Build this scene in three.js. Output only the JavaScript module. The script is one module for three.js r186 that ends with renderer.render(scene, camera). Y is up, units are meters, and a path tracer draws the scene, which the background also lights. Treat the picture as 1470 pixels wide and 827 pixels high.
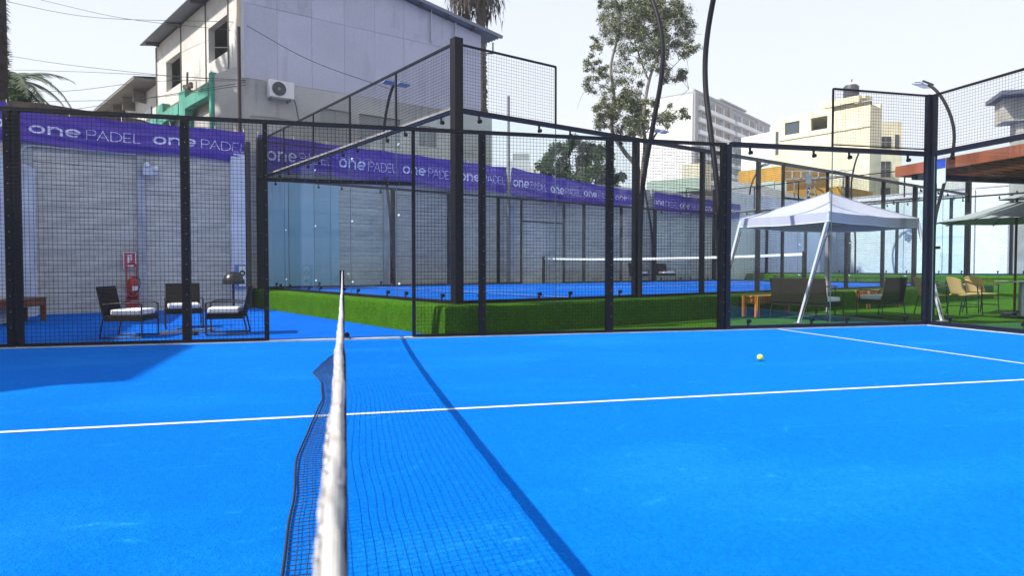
import * as THREE from 'three';
import { mergeGeometries } from 'three/addons/utils/BufferGeometryUtils.js';
import { RoundedBoxGeometry } from 'three/addons/geometries/RoundedBoxGeometry.js';

// ------------------------------------------------------------------ camera, sky, sun, exposure
const scene = new THREE.Scene();
const W = 1470, H = 827, F = 968.1;
const YAW = 0.24569, PITCH = -0.0299, CAM = new THREE.Vector3(0.009, 1.012, -0.247);
const camera = new THREE.PerspectiveCamera(2 * Math.atan(H / 2 / F) * 180 / Math.PI, 1024 / 577, 0.02, 3000);
camera.position.copy(CAM);
camera.rotation.set(PITCH, -YAW, 0, 'YXZ');
camera.focus = 9; camera.userData.fStop = 8;
const renderer = new THREE.WebGLRenderer({ antialias: true });
renderer.toneMapping = THREE.LinearToneMapping;
renderer.toneMappingExposure = 1.44;
renderer.shadowMap.enabled = true;

const SUN = new THREE.Vector3(-0.9, 1, 0.13);          // towards the sun: a 1 m pole throws 0.9 m of shadow along +x, 0.13 m along -z
const sun = new THREE.DirectionalLight(new THREE.Color(1, 0.955, 0.88), 5);
sun.position.copy(SUN).multiplyScalar(60); sun.castShadow = true; sun.shadow.radius = 1;
Object.assign(sun.shadow.camera, { left: -45, right: 45, top: 45, bottom: -45, near: 1, far: 200 });
sun.shadow.mapSize.set(4096, 4096);
scene.add(sun); scene.add(sun.target);
{ // bright hazy daylight sky: white at the horizon, bluer and deeper overhead
  const w = 256, h = 128, d = new Float32Array(w * h * 4), s = SUN.clone().normalize(), v = new THREE.Vector3();
  for (let j = 0; j < h; j++) for (let i = 0; i < w; i++) {
    const el = ((j + .5) / h - .5) * Math.PI, az = ((i + .5) / w - .5) * 2 * Math.PI;
    v.set(Math.cos(el) * Math.cos(az), Math.sin(el), Math.cos(el) * Math.sin(az));
    const t = Math.pow(Math.max(0, Math.sin(el)), 1.05), g = Math.pow(Math.max(0, v.dot(s)), 5) * .22;
    const k = (i * 4 + j * w * 4), a = 1 - t;
    d[k] = .31 + .47 * a + g; d[k + 1] = .40 + .405 * a + g; d[k + 2] = .56 + .30 * a + g * .9; d[k + 3] = 1;
  }
  const t = new THREE.DataTexture(d, w, h, THREE.RGBAFormat, THREE.FloatType);
  t.mapping = THREE.EquirectangularReflectionMapping; t.magFilter = t.minFilter = THREE.LinearFilter; t.wrapS = THREE.RepeatWrapping; t.needsUpdate = true;
  scene.background = t; scene.environment = t;
}

// ------------------------------------------------------------------ measuring: photo pixel -> direction -> point on a known plane
const fwd = new THREE.Vector3(Math.sin(YAW) * Math.cos(PITCH), Math.sin(PITCH), -Math.cos(YAW) * Math.cos(PITCH));
const rgt = new THREE.Vector3(Math.cos(YAW), 0, Math.sin(YAW)), upv = new THREE.Vector3().crossVectors(rgt, fwd);
const ray = (u, v) => fwd.clone().addScaledVector(rgt, (u - W / 2) / F).addScaledVector(upv, -(v - H / 2) / F);
const gp = (u, v, h = 0) => { const d = ray(u, v); return CAM.clone().addScaledVector(d, (h - CAM.y) / d.y); };
const at = (u, v, Z) => CAM.clone().addScaledVector(ray(u, v), Z);
// the second court's frame: s along its long side, t across it (away from the first court)
const C2 = { x: 1.7275, z: -10.595, a: 0.3992, h: 0.45 };
const E1 = [Math.cos(C2.a), -Math.sin(C2.a)], E2 = [-Math.sin(C2.a), -Math.cos(C2.a)];
const c2 = (s, t, h = 0) => new THREE.Vector3(C2.x + s * E1[0] + t * E2[0], h, C2.z + s * E1[1] + t * E2[1]);
const onPlane = (u, v, P, d) => { // point where a pixel's ray meets the upright plane through P along d: [distance along d, height]
  const r = ray(u, v), nx = -d[1], nz = d[0], k = ((P.x - CAM.x) * nx + (P.z - CAM.z) * nz) / (r.x * nx + r.z * nz);
  const q = CAM.clone().addScaledVector(r, k);
  return [(q.x - P.x) * d[0] + (q.z - P.z) * d[1], q.y];
};

// ------------------------------------------------------------------ helpers
let seed = 7;
const rnd = () => { seed = (seed * 1664525 + 1013904223) >>> 0; return seed / 4294967296; };
const rr = (a, b) => a + (b - a) * rnd();
const hash = (x, y, s = 0) => { let n = Math.imul(x | 0, 374761393) + Math.imul(y | 0, 668265263) + Math.imul(s | 0, 974634777); n = Math.imul(n ^ (n >>> 13), 1274126177); return ((n ^ (n >>> 16)) >>> 0) / 4294967296; };
const sm = t => t * t * (3 - 2 * t);
const noise = (x, y, p = 0, s = 0) => { // value noise, periodic when p > 0
  const xi = Math.floor(x), yi = Math.floor(y), a = sm(x - xi), b = sm(y - yi), m = q => p ? ((q % p) + p) % p : q;
  const h = (i, j) => hash(m(i), m(j), s);
  return (h(xi, yi) * (1 - a) + h(xi + 1, yi) * a) * (1 - b) + (h(xi, yi + 1) * (1 - a) + h(xi + 1, yi + 1) * a) * b;
};
const fbm = (x, y, p, o = 4, s = 0) => { let v = 0, k = .5, n = 0; for (let i = 0; i < o; i++) { v += k * noise(x, y, p, s + i); n += k; x *= 2; y *= 2; p *= 2; k *= .5; } return v / n; };
const clamp = (x, a = 0, b = 1) => Math.min(b, Math.max(a, x));
const V = (x, y, z) => new THREE.Vector3(x, y, z);

function tex(w, h, metres, fn, colour = true) {
  const d = new Uint8Array(w * h * 4);
  for (let j = 0; j < h; j++) for (let i = 0; i < w; i++) {
    const c = fn(i / w, j / h, i, j), k = (j * w + i) * 4;
    if (typeof c === 'number') d[k] = d[k + 1] = d[k + 2] = clamp(c) * 255; else { d[k] = clamp(c[0]) * 255; d[k + 1] = clamp(c[1]) * 255; d[k + 2] = clamp(c[2]) * 255; }
    d[k + 3] = 255;
  }
  const t = new THREE.DataTexture(d, w, h); t.magFilter = THREE.LinearFilter; t.minFilter = THREE.LinearMipmapLinearFilter; t.generateMipmaps = true;
  t.wrapS = t.wrapT = THREE.RepeatWrapping; if (colour) t.colorSpace = THREE.SRGBColorSpace;
  const [mx, my] = Array.isArray(metres) ? metres : [metres, metres]; t.repeat.set(1 / mx, 1 / my); t.needsUpdate = true; return t;
}
const mat = (o) => new (o.specularIntensity !== undefined ? THREE.MeshPhysicalMaterial : THREE.MeshStandardMaterial)({ roughness: .7, side: THREE.DoubleSide, ...o });
const lin = (r, g, b) => new THREE.Color().setRGB(r, g, b);

class G { // collects pieces and merges them into one geometry with uv in metres
  constructor() { this.a = []; this.p = []; }
  add(g, m) { g = g.index ? g.toNonIndexed() : g.clone(); if (m) g.applyMatrix4(m); for (const k of Object.keys(g.attributes)) if (!['position', 'normal', 'uv'].includes(k)) g.deleteAttribute(k); this.a.push(g); return this; }
  box(x, y, z, w, h, d, ry = 0, rx = 0, rz = 0) { const m = new THREE.Matrix4().makeRotationFromEuler(new THREE.Euler(rx, ry, rz, 'YXZ')).setPosition(x, y, z); return this.add(new THREE.BoxGeometry(w, h, d), m); }
  rbox(x, y, z, w, h, d, r = .01, ry = 0, rx = 0, rz = 0) { const m = new THREE.Matrix4().makeRotationFromEuler(new THREE.Euler(rx, ry, rz, 'YXZ')).setPosition(x, y, z); return this.add(new RoundedBoxGeometry(w, h, d, 2, r), m); }
  bar(a, b, w, h) { const d = b.clone().sub(a), L = d.length(); d.normalize(); let s = V(0, 1, 0).cross(d); if (s.lengthSq() < 1e-6) s = V(1, 0, 0); s.normalize(); const u = d.clone().cross(s);
    const m = new THREE.Matrix4().makeBasis(s, u, d).setPosition(a.clone().add(b).multiplyScalar(.5)); return this.add(new THREE.BoxGeometry(w, h, L), m); }
  cyl(a, b, r0, r1 = r0, n = 10, open = false) { const d = b.clone().sub(a), L = d.length(); const q = new THREE.Quaternion().setFromUnitVectors(V(0, 1, 0), d.normalize());
    return this.add(new THREE.CylinderGeometry(r1, r0, L, n, 1, open), new THREE.Matrix4().compose(a.clone().add(b).multiplyScalar(.5), q, V(1, 1, 1))); }
  tube(pts, r, n = 6, k = 6) { return this.add(new THREE.TubeGeometry(new THREE.CatmullRomCurve3(pts), Math.max(2, pts.length * k), r, n)); }
  rod(a, b, r) { // four-sided wire without caps
    const d = V().subVectors(b, a).normalize(); const s = Math.abs(d.y) > .9 ? V(1, 0, 0) : V(0, 1, 0); const x = V().crossVectors(d, s).normalize().multiplyScalar(r), y = V().crossVectors(d, x).normalize().multiplyScalar(r);
    const c = [x, y, x.clone().negate(), y.clone().negate()];
    for (let i = 0; i < 4; i++) { const p = c[i], q = c[(i + 1) % 4]; const A = a.clone().add(p), B = a.clone().add(q), D = b.clone().add(p), E = b.clone().add(q); this.p.push(A, B, D, B, E, D); }
    return this; }
  tri(a, b, c) { this.p.push(a, b, c); return this; }
  quad(a, b, c, d) { this.p.push(a, b, c, a, c, d); return this; }
  build(uv = true) {
    if (this.p.length) { const P = new Float32Array(this.p.length * 3); this.p.forEach((q, i) => { P[i * 3] = q.x; P[i * 3 + 1] = q.y; P[i * 3 + 2] = q.z; });
      const g = new THREE.BufferGeometry(); g.setAttribute('position', new THREE.BufferAttribute(P, 3)); g.computeVertexNormals(); g.setAttribute('uv', new THREE.BufferAttribute(new Float32Array(this.p.length * 2), 2)); this.a.push(g); }
    const g = this.a.length === 1 ? this.a[0] : mergeGeometries(this.a); return uv ? boxUV(g) : g;
  }
}
function boxUV(g) {
  const p = g.attributes.position, n = g.attributes.normal, uv = new Float32Array(p.count * 2);
  for (let i = 0; i < p.count; i++) {
    const x = Math.abs(n.getX(i)), y = Math.abs(n.getY(i)), z = Math.abs(n.getZ(i));
    if (y >= x && y >= z) { uv[i * 2] = p.getX(i); uv[i * 2 + 1] = p.getZ(i); } else if (x > z) { uv[i * 2] = p.getZ(i); uv[i * 2 + 1] = p.getY(i); } else { uv[i * 2] = p.getX(i); uv[i * 2 + 1] = p.getY(i); }
  }
  g.setAttribute('uv', new THREE.BufferAttribute(uv, 2)); return g;
}
const names = {};
const numbered = n => { const k = names[n] = (names[n] ?? -1) + 1; return k ? `${n}_${String(k).padStart(3, '0')}` : n; };
function mesh(name, g, m, parent) { const o = new THREE.Mesh(g instanceof G ? g.build() : g, m); o.name = name; o.castShadow = o.receiveShadow = true; parent.add(o); return o; }
const part = (name, g, m, parent, stuff) => { const o = mesh(name, g, m, parent); if (stuff) o.userData.kind = 'stuff'; return o; };
function tag(o, label, category, group) { o.userData = { ...o.userData, label, category }; if (group) o.userData.group = group; return o; }
function thing(name, label, category, pos = V(0, 0, 0), turn = 0, group) { const o = new THREE.Group(); o.name = numbered(name); o.position.copy(pos); o.rotation.y = turn; scene.add(o); return tag(o, label, category, group); }
function struct(name, g, m) { const o = mesh(numbered(name), g, m, scene); o.userData.kind = 'structure'; return o; }
function copy(o, pos, turn, label) { const c = o.clone(); c.name = numbered(o.name.replace(/_\d{3}$/, '')); c.position.copy(pos); c.rotation.y = turn; c.userData = { ...o.userData }; if (label) c.userData.label = label; scene.add(c); return c; }

// ------------------------------------------------------------------ materials
const fibre = tex(512, 512, .5, (u, v, i, j) => .35 * hash(i, j, 3) + .35 * noise(u * 128, v * 128, 128, 5) + .3 * noise(u * 48, v * 48, 48, 9), false);
const fibreCoarse = tex(512, 512, .9, (u, v, i, j) => .3 * hash(i, j, 4) + .4 * noise(u * 90, v * 90, 90, 6) + .3 * noise(u * 30, v * 30, 30, 2), false);
const courtMap = (() => { // worn blue carpet: grain, sand dust and ball scuffs over the whole 20 x 10 m court
  const w = 2048, h = 1024, d = new Float32Array(w * h);
  for (let j = 0; j < h; j++) for (let i = 0; i < w; i++) d[j * w + i] = .07 * (fbm(i / 90, j / 90, 0, 4, 11) - .5) + .26 * (hash(i, j, 8) - .5) + .09 * (noise(i / 2.3, j / 3.1, 0, 21) - .5);
  const scuff = (x, y, L, a, k, wd) => { for (let s = 0; s < L; s++) for (let q = -wd; q <= wd; q++) { const i = Math.round(x + Math.cos(a) * s - Math.sin(a) * q), j = Math.round(y + Math.sin(a) * s + Math.cos(a) * q); if (i >= 0 && j >= 0 && i < w && j < h) d[j * w + i] += k * (.3 + .7 * hash(i, j, 17)) * (1 - Math.abs(q) / (wd + 1)) * Math.sin(Math.PI * s / L); } };
  for (let n = 0; n < 1300; n++) scuff(rnd() * w, rnd() * h, rr(5, 30), rr(-.5, .5) + (rnd() < .3 ? 1.3 : 0), rr(.12, .55), rnd() < .35 ? 2 : 1);
  for (let n = 0; n < 26; n++) scuff(rnd() * w, rnd() * h, rr(40, 130), rr(-.15, .15), rr(.08, .22), 0);
  for (let n = 0; n < 500; n++) scuff(rnd() * w, rnd() * h, 2, 0, rr(-.4, .6), 0);
  for (const zz of [1.96, 3.93, 7.87, 9.72]) for (let i = 0; i < w; i++) { const j = Math.round(zz / 10 * h + 1.2 * noise(i / 160, zz, 0, 2)), k = .5 * clamp((noise(i / 22, zz, 0, 4) - .45) * 3) * (.4 + .6 * hash(i, 1, 3)); d[j * w + i] += k; }   // seams between the carpet rolls
  const dust = (i, j) => clamp((fbm(i / 150, j / 60, 0, 4, 31) - .5) * 3) * .12;
  const t = tex(w, h, [20, 10], (u, v, i, j) => { const k = d[j * w + i], q = Math.max(0, k) * .5 + dust(i, j); const b = 1 + Math.min(0, k) * .75;
    return [Math.max(0, q - .05) * .75, .44 * b + q * .40, .90 * b + q * .1]; });
  return t;
})();
const M = {
  court: mat({ map: courtMap, bumpMap: fibre, bumpScale: .012, roughness: .95, specularIntensity: .1, sheen: .6, sheenRoughness: .4, sheenColor: lin(0, .4, .7) }),
  blue: mat({ specularIntensity: .12, sheen: .6, sheenRoughness: .4, sheenColor: lin(0, .4, .7), color: lin(.0005, .135, .7), bumpMap: fibreCoarse, bumpScale: .006, roughness: .95, map: tex(256, 256, 2.3, (u, v, i, j) => { const k = .88 + .12 * (fbm(u * 8, v * 8, 8, 4, 3)) - .08 * hash(i, j, 2); return [k, k, k]; }) }),
  lineWhite: mat({ color: lin(.82, .84, .86), bumpMap: fibre, bumpScale: .004, roughness: .9, map: tex(256, 256, 1.1, (u, v, i, j) => { const k = .9 + .1 * fbm(u * 16, v * 16, 16, 3, 6) - .1 * hash(i, j, 5); return [k * .98, k, k]; }) }),
  turf: mat({ specularIntensity: .15, color: lin(1, 1, 1), bumpMap: fibreCoarse, bumpScale: .007, roughness: .95, map: tex(512, 512, 1.7, (u, v, i, j) => { const a = hash(i, j, 1), b = noise(u * 170, v * 110, 0, 3), c = fbm(u * 6, v * 6, 6, 3, 8); const k = .60 + .42 * (a - .3) + .34 * (b - .5) + .1 * (c - .5); return [.29 * k + .03 * c, .54 * k, .05 * k]; }) }),
  concrete: mat({ color: lin(1, 1, 1), roughness: .92 }),
  black: mat({ color: lin(.007, .007, .009), roughness: .5, specularIntensity: .5 }),
  navy: mat({ color: lin(.007, .01, .022), roughness: .45, specularIntensity: .5 }),
  wire: mat({ color: lin(.008, .008, .01), roughness: .55, specularIntensity: .5 }),
  bolt: mat({ color: lin(.32, .3, .27), roughness: .5, metalness: .3 }),
  glass: new THREE.MeshPhysicalMaterial({ color: lin(.86, .94, .94), transmission: 1, thickness: 0, roughness: .02, ior: 1.5, side: THREE.DoubleSide }),
  window: mat({ color: lin(.05, .07, .09), roughness: .08, metalness: 0 }),
  white: mat({ color: lin(.8, .8, .8), roughness: .6 }),
  steel: mat({ color: lin(.45, .47, .5), roughness: .4, metalness: .7 }),
  grey: mat({ color: lin(.25, .26, .28), roughness: .6 }),
};
const stainTex = (s, lo, hi, tint = [1, 1, 1], metres = 4, streak = 1) => tex(256, 256, metres, (u, v, i, j) => { // blotchy weathered plaster / concrete
  const k = lo + (hi - lo) * clamp(.5 + 1.5 * (fbm(u * 5, v * 5, 5, 5, s) - .5)) - .1 * streak * clamp((fbm(u * 22, v * 3, 0, 3, s + 9) - .6) * 4) * Math.min(1, 4 * Math.min(u, 1 - u)) + .05 * (hash(i, j, s) - .5); return [k * tint[0], k * tint[1], k * tint[2]]; });
const slabTex = (s) => tex(256, 256, [2.4, .5], (u, v, i, j) => { const row = v * 4, r = Math.floor(row), f = row - r, off = (r % 2) * .5, b = u * 9 + off, bf = b - Math.floor(b); const joint = f < .1 || bf < .03 ? .82 : 1;
  const k = (.77 + .12 * (fbm(u * 10, v * 4, 0, 4, s) - .5) + .06 * (hash(Math.floor(b), r, s) - .5) + .08 * (hash(i, j, s) - .5)) * joint; return [k * 1.0, k * .985, k * .95]; });
const slabBump = tex(256, 256, [2.4, .5], (u, v, i, j) => { const row = v * 4, r = Math.floor(row), f = row - r, b = u * 9 + (r % 2) * .5, bf = b - Math.floor(b); return (f < .1 || bf < .03 ? .1 : .75) + .25 * fbm(u * 30, v * 12, 0, 3, 5); }, false);
const slabMats = [1, 2, 3].map(s => mat({ map: slabTex(s), bumpMap: slabBump, bumpScale: .007, roughness: .93 }));
const colMat = mat({ map: stainTex(14, .64, .76, [.96, .98, 1.02], 2), roughness: .9 });
const brickWhite = mat({ map: tex(512, 512, 2.4, (u, v, i, j) => { const row = v * 24, r = Math.floor(row), f = row - r, b = u * 10 + (r % 2) * .5, bf = b - Math.floor(b); const joint = f < .14 || bf < .05 ? .85 : 1; const k = (.93 + .05 * (hash(Math.floor(b) % 10, r % 24, 3) - .5) + .06 * (fbm(u * 8, v * 8, 8, 4, 4) - .5)) * joint; return [k, k * .995, k * .985]; }), roughness: .85 });

// ------------------------------------------------------------------ ground
struct('ground', new THREE.PlaneGeometry(1600, 1600).rotateX(-Math.PI / 2).translate(0, -.06, 0), mat({ color: lin(.22, .19, .16), roughness: 1 }));
{ const g = new THREE.PlaneGeometry(20, 10).rotateX(-Math.PI / 2).translate(0, 0, -5); const uv = g.attributes.uv, p = g.attributes.position; for (let i = 0; i < p.count; i++) uv.setXY(i, p.getX(i) + 10, -p.getZ(i)); struct('court_surface', g, M.court); }
const flat = (pts, y) => { const s = new THREE.Shape(pts.map(([x, z]) => new THREE.Vector2(x, -z))); return boxUV(new THREE.ShapeGeometry(s).rotateX(-Math.PI / 2).translate(0, y, 0)); };
struct('blue_terrace', flat([[-14, -10.1], [1.4, -10.1], [1.4, -11.5], [-3.2, -22], [-14, -22]], -.004), M.blue);
struct('lawn', flat([[1.2, -10.12], [6, -10.12], [10.12, -10.12], [10.12, 4], [45, 4], [45, -45], [-3, -24]], -.012), M.turf);
struct('court_line', flat([[-10, -5.025], [9.9, -5.025], [9.9, -4.975], [-10, -4.975]], .004), M.lineWhite);
struct('court_line', flat([[6.925, -9.93], [6.975, -9.93], [6.975, -.1], [6.925, -.1]], .005), M.lineWhite);
{ const g = new G(); g.box(-5.5, .004, -10.02, 9, .02, .17).box(3.5, .004, -10.02, 5, .02, .17).box(8, .004, -10.02, 4, .02, .16).box(0, .006, -10.0, 2, .026, .13).box(10.02, .004, -5, .16, .02, 10.2);
  struct('kerb', g, mat({ map: stainTex(21, .62, .8, [1, 1, .98], 1.5), roughness: .9 })); }

// ------------------------------------------------------------------ court enclosure pieces (local frame: x along the side, y up, +z into the court)
function meshPanel(o, x0, x1, y0, y1, z, r = .0021, step = .0508) {
  const g = new G(); const nx = Math.round((x1 - x0) / step), ny = Math.round((y1 - y0) / step);
  for (let i = 0; i <= nx; i++) { const x = x0 + (x1 - x0) * i / nx; g.rod(V(x, y0, z), V(x, y1, z), r); }
  for (let j = 0; j <= ny; j++) { const y = y0 + (y1 - y0) * j / ny; g.rod(V(x0, y, z + r * 1.6), V(x1, y, z + r * 1.6), r); }
  return part('wire_mesh', g, M.wire, o, true);
}
function post(o, x, y0, y1, w, d = w, m = M.black, z = 0) { return part('post', new G().rbox(x, (y0 + y1) / 2, z, w, y1 - y0, d, .006), m, o); }
function rail(o, x0, x1, y, h = .05, d = .05, m = M.black, z = 0) { return part('rail', new G().box((x0 + x1) / 2, y, z, x1 - x0, h, d), m, o); }
function boltRow(o, rows) { const g = new G(); for (const [x, y0, y1, z, st] of rows) for (let y = y0; y <= y1; y += st) g.add(new THREE.CylinderGeometry(.0055, .0055, .006, 6).rotateX(Math.PI / 2).translate(x, y, z)); return part('bolts', g, M.bolt, o, true); }
function pane(o, x0, x1, y0, y1, z = 0) {
  const p = part('glass_panel', boxUV(new THREE.PlaneGeometry(x1 - x0 - .012, y1 - y0).translate((x0 + x1) / 2, (y0 + y1) / 2, z)), M.glass, o);
  for (const x of [x0 + .35, x1 - .35]) for (const y of [y0 + .07, y1 - .09]) part('clamp', new G().add(new THREE.CylinderGeometry(.032, .032, .05, 12).rotateX(Math.PI / 2).translate(x, y, z)).box(x, y + (y < y0 + .5 ? -.04 : .05), z - .02, .04, .08, .012), M.black, p);
  part('edge_seal', new G().box(x0, (y0 + y1) / 2, z, .01, y1 - y0, .012), mat({ color: lin(.08, .14, .14), roughness: .3 }), p);
  return p;
}

// first court, far long side
{ const o = thing('court_fence', 'black mesh and glass fence along the near blue court with an open gateway', 'fence', V(0, .012, -10));
  const T = 2.96;
  for (const [x, w, h] of [[-6, .1, T], [-4.03, .085, T], [-3.93, .06, T], [-2, .1, T], [-1, .06, T], [1, .05, T], [2, .095, T], [4, .1, T], [5.94, .06, T]]) post(o, x, 0, h, w);
  post(o, 6.04, 0, T + .02, .085, .09, M.navy);
  post(o, 9.95, 0, 4.02, .085, .085, M.navy); 
  post(o, 8, T, 4, .03, .03, M.black);
  rail(o, -6.05, 6, T + .02, .05, .06); rail(o, 6.08, 9.91, T + .03, .075, .075, M.navy);
  rail(o, 8, 9.91, 4.0, .03, .03); rail(o, 8.02, 9.91, 3.07, .02, .02);
  rail(o, -5.95, -4.08, .02, .045, .05); rail(o, -3.9, -2.05, .02, .045, .05); rail(o, -1.95, -1.03, .02, .045, .05); rail(o, 1.03, 1.95, .02, .045, .05); rail(o, 2.05, 3.95, .02, .045, .05); rail(o, 4.05, 5.9, .02, .045, .05); rail(o, 6.09, 9.9, .03, .06, .06, M.navy);
  rail(o, -.97, .97, 2.2, .05, .05);
  for (const [a, b, y0, y1] of [[-6, -4, 0, T], [-4, -2, 0, T], [-2, -1, 0, T], [-1, 1, 2.2, T], [1, 2, 0, T], [2, 4, 0, T], [4, 5.96, 0, T], [8, 9.93, 3.05, 4]]) meshPanel(o, a, b, y0 + .03, y1, .055, .0023);
  pane(o, 6.1, 8, .06, T, .0); pane(o, 8, 9.9, .06, T, .0);
  boltRow(o, [-6, -4.03, -2, -1, 2, 4, 5.94].map(x => [x + .012, .25, T, .06, .2]).concat([[6.05, .3, T, .05, .9]]));
  const g = new G(); for (let x = -.8; x < .9; x += .16) g.add(new THREE.CylinderGeometry(.0055, .0055, .006, 6).rotateX(Math.PI / 2).translate(x, 2.2, .03)); part('bolts', g, M.bolt, o, true);
}
// first court, back end
{ const o = thing('court_fence', 'glass end wall with mesh above it closing the near blue court', 'fence', V(10, .012, 0), -Math.PI / 2);   // local x = world z, +z = world -x
  post(o, -9.95, 0, 4.02, .08, .08, M.navy, -.03); for (const x of [-6, -4, -2, 0]) post(o, x, 3.0, 4, .03, .03);
  rail(o, -9.91, .1, 2.99, .08, .08, M.navy, -.02); rail(o, -9.91, .1, 4.0, .035, .035); rail(o, -9.91, .1, .035, .07, .07, M.navy);
  meshPanel(o, -9.93, 0, 3.05, 4, .03);
  for (let k = 0; k < 5; k++) pane(o, -9.9 + k * 2, -7.9 + k * 2, .07, 2.95);
  part('hinge', new G().rbox(-9.86, 1.35, -.03, .14, .05, .03, .005), M.black, o);
}
{ const p = thing('wall_sign', 'small blue and white sign hanging at the glass corner under the rail', 'sign', V(10.04, 2.68, -9.8), -Math.PI / 2);
  part('plate', new G().box(0, 0, 0, .17, .42, .01), mat({ color: lin(.75, .78, .9), roughness: .5 }), p); part('blue_band', new G().box(0, .13, .008, .17, .16, .006), mat({ color: lin(.03, .07, .45), roughness: .5 }), p); }

// ------------------------------------------------------------------ net of the first court
{ const o = thing('padel_net', 'black court net with white top band sagging away across the near blue court', 'net');
  const topH = z => { const k = (z + 5) / 5; return .862 + .10 * Math.pow(Math.abs(k), 2.2) * (z < -5 ? 1 : .35); };
  const dk = [[0, .15], [2.5, .165], [3.2, .175], [3.8, .205], [4.6, .17], [5.6, .12], [6.3, .145], [6.9, .24], [7.4, .19], [7.9, .13], [8.5, .0], [10.1, .0]];   // how far the slack bottom edge lies out on the carpet, by distance
  const drift = z => { const d = -z; for (let i = 1; i < dk.length; i++) if (d <= dk[i][0]) { const t = (d - dk[i - 1][0]) / (dk[i][0] - dk[i - 1][0]); return -(dk[i - 1][1] + (dk[i][1] - dk[i - 1][1]) * (t * .5 + sm(t) * .5)); } return 0; };
  const N = 250, rows = 26;
  const pt = (i, j) => { const z = -10 + 9.96 * i / N, t = j / rows, hang = topH(z) - .012, len = hang + Math.max(.001, -drift(z)) + .01 * noise(z * 3, 2, 0, 9), s = t * len, R = .07; // hangs straight, then its slack lies on the carpet
    let x = .009 - .002 * Math.sin(t * 3.1), y = topH(z) - s; const k = s - (hang - R); if (k > 0) { const a = Math.min(Math.PI / 2, k / R), q = Math.max(0, k - R * Math.PI / 2); const f = drift(z) < -.03 ? 1 : 0; if (f) { x -= R * (1 - Math.cos(a)) + q; y = .012 + R - R * Math.sin(a) + .006 * noise(z * 5, j * .7, 0, 4); } }
    return V(x + .007 * (noise(z * 4, j * .5, 0, 6) - .5), Math.max(.008, y), z + .012 * (noise(z * 2, j * .35, 0, 3) - .5)); };
  const g = new G(), r = .0017;
  for (let i = 0; i <= N; i++) for (let j = 0; j < rows; j++) g.rod(pt(i, j), pt(i, j + 1), r);
  for (let j = 1; j <= rows; j++) for (let i = 0; i < N; i++) g.rod(pt(i, j), pt(i + 1, j), r);
  part('net_mesh', g, mat({ color: lin(.015, .015, .018), roughness: .8 }), o, true);
  const b = new G(); for (let i = 0; i < N; i += 2) { b.rod(pt(i, rows), pt(Math.min(N, i + 2), rows), .006); } part('bottom_cord', b, mat({ color: lin(.012, .012, .014), roughness: .8 }), o);
  // white band folded over the cable, hanging about 5 cm each side, creased
  const band = new G(), K = 2200, prof = []; for (let k = 0; k <= 14; k++) { const a = Math.PI * (k - 2) / 10; prof.push(k < 2 ? [.0045 + (2 - k) * .0003, -.026 * (2 - k)] : k > 12 ? [-.0045 - (k - 12) * .0003, -.026 * (k - 12)] : [.0062 * Math.cos(a), .0062 * Math.sin(a)]); }
  const bp = (i, k) => { const z = -9.97 + 9.95 * i / K, c = prof[k]; const w = 1 + .3 * (noise(z * 11, k * .25, 0, 3) - .5) + .22 * (noise(z * 45 + k * 1.5, k * .5, 0, 5) - .5) + .16 * (noise(z * 120 - k * 1.2, k * .5, 0, 6) - .5);
    return V(c[0] * w + .003 * (noise(z * 3, 1, 0, 4) - .5) + .0035, topH(z) + c[1] * (1 + .15 * (noise(z * 12, k, 0, 7) - .5)) + .0015 * (noise(z * 14, k * .4, 0, 8) - .5) + .001 * (noise(z * 60 + k, k * .7, 0, 2) - .5), z); };
  const pos = [], idx = []; for (let i = 0; i <= K; i++) for (let k = 0; k <= 14; k++) { const q = bp(i, k); pos.push(q.x, q.y, q.z); }
  for (let i = 0; i < K; i++) for (let k = 0; k < 14; k++) { const a = i * 15 + k; idx.push(a, a + 1, a + 15, a + 1, a + 16, a + 15); }
  const bg = new THREE.BufferGeometry(); bg.setAttribute('position', new THREE.Float32BufferAttribute(pos, 3)); bg.setIndex(idx); bg.computeVertexNormals(); boxUV(bg);
  part('top_band', bg, mat({ color: lin(.6, .595, .6), roughness: 1, specularIntensity: .1, bumpMap: tex(128, 128, .012, (u, v) => .5 + .25 * Math.sin(u * 50.27) + .25 * Math.sin(v * 50.27), false), bumpScale: .0006, map: tex(256, 512, [.06, .4], (u, v, i, j) => { const k = .96 - .12 * clamp((fbm(u * 4, v * 12, 4, 4, 4) - .55) * 3) - .1 * (hash(i >> 1, j >> 2, 4) < .02 ? 1 : 0); return [k, k * .985, k * .965]; }) }), o);
  part('post', new G().rbox(0, .49, -10.03, .06, .98, .06, .006).box(0, .005, -10.03, .16, .012, .16), M.black, o);
  part('winch', new G().add(new THREE.CylinderGeometry(.035, .035, .07, 14).rotateX(Math.PI / 2).translate(.065, .07, -9.99)).bar(V(.065, .07, -9.94), V(.11, .02, -9.94), .015, .015), M.black, o);
}
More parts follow.
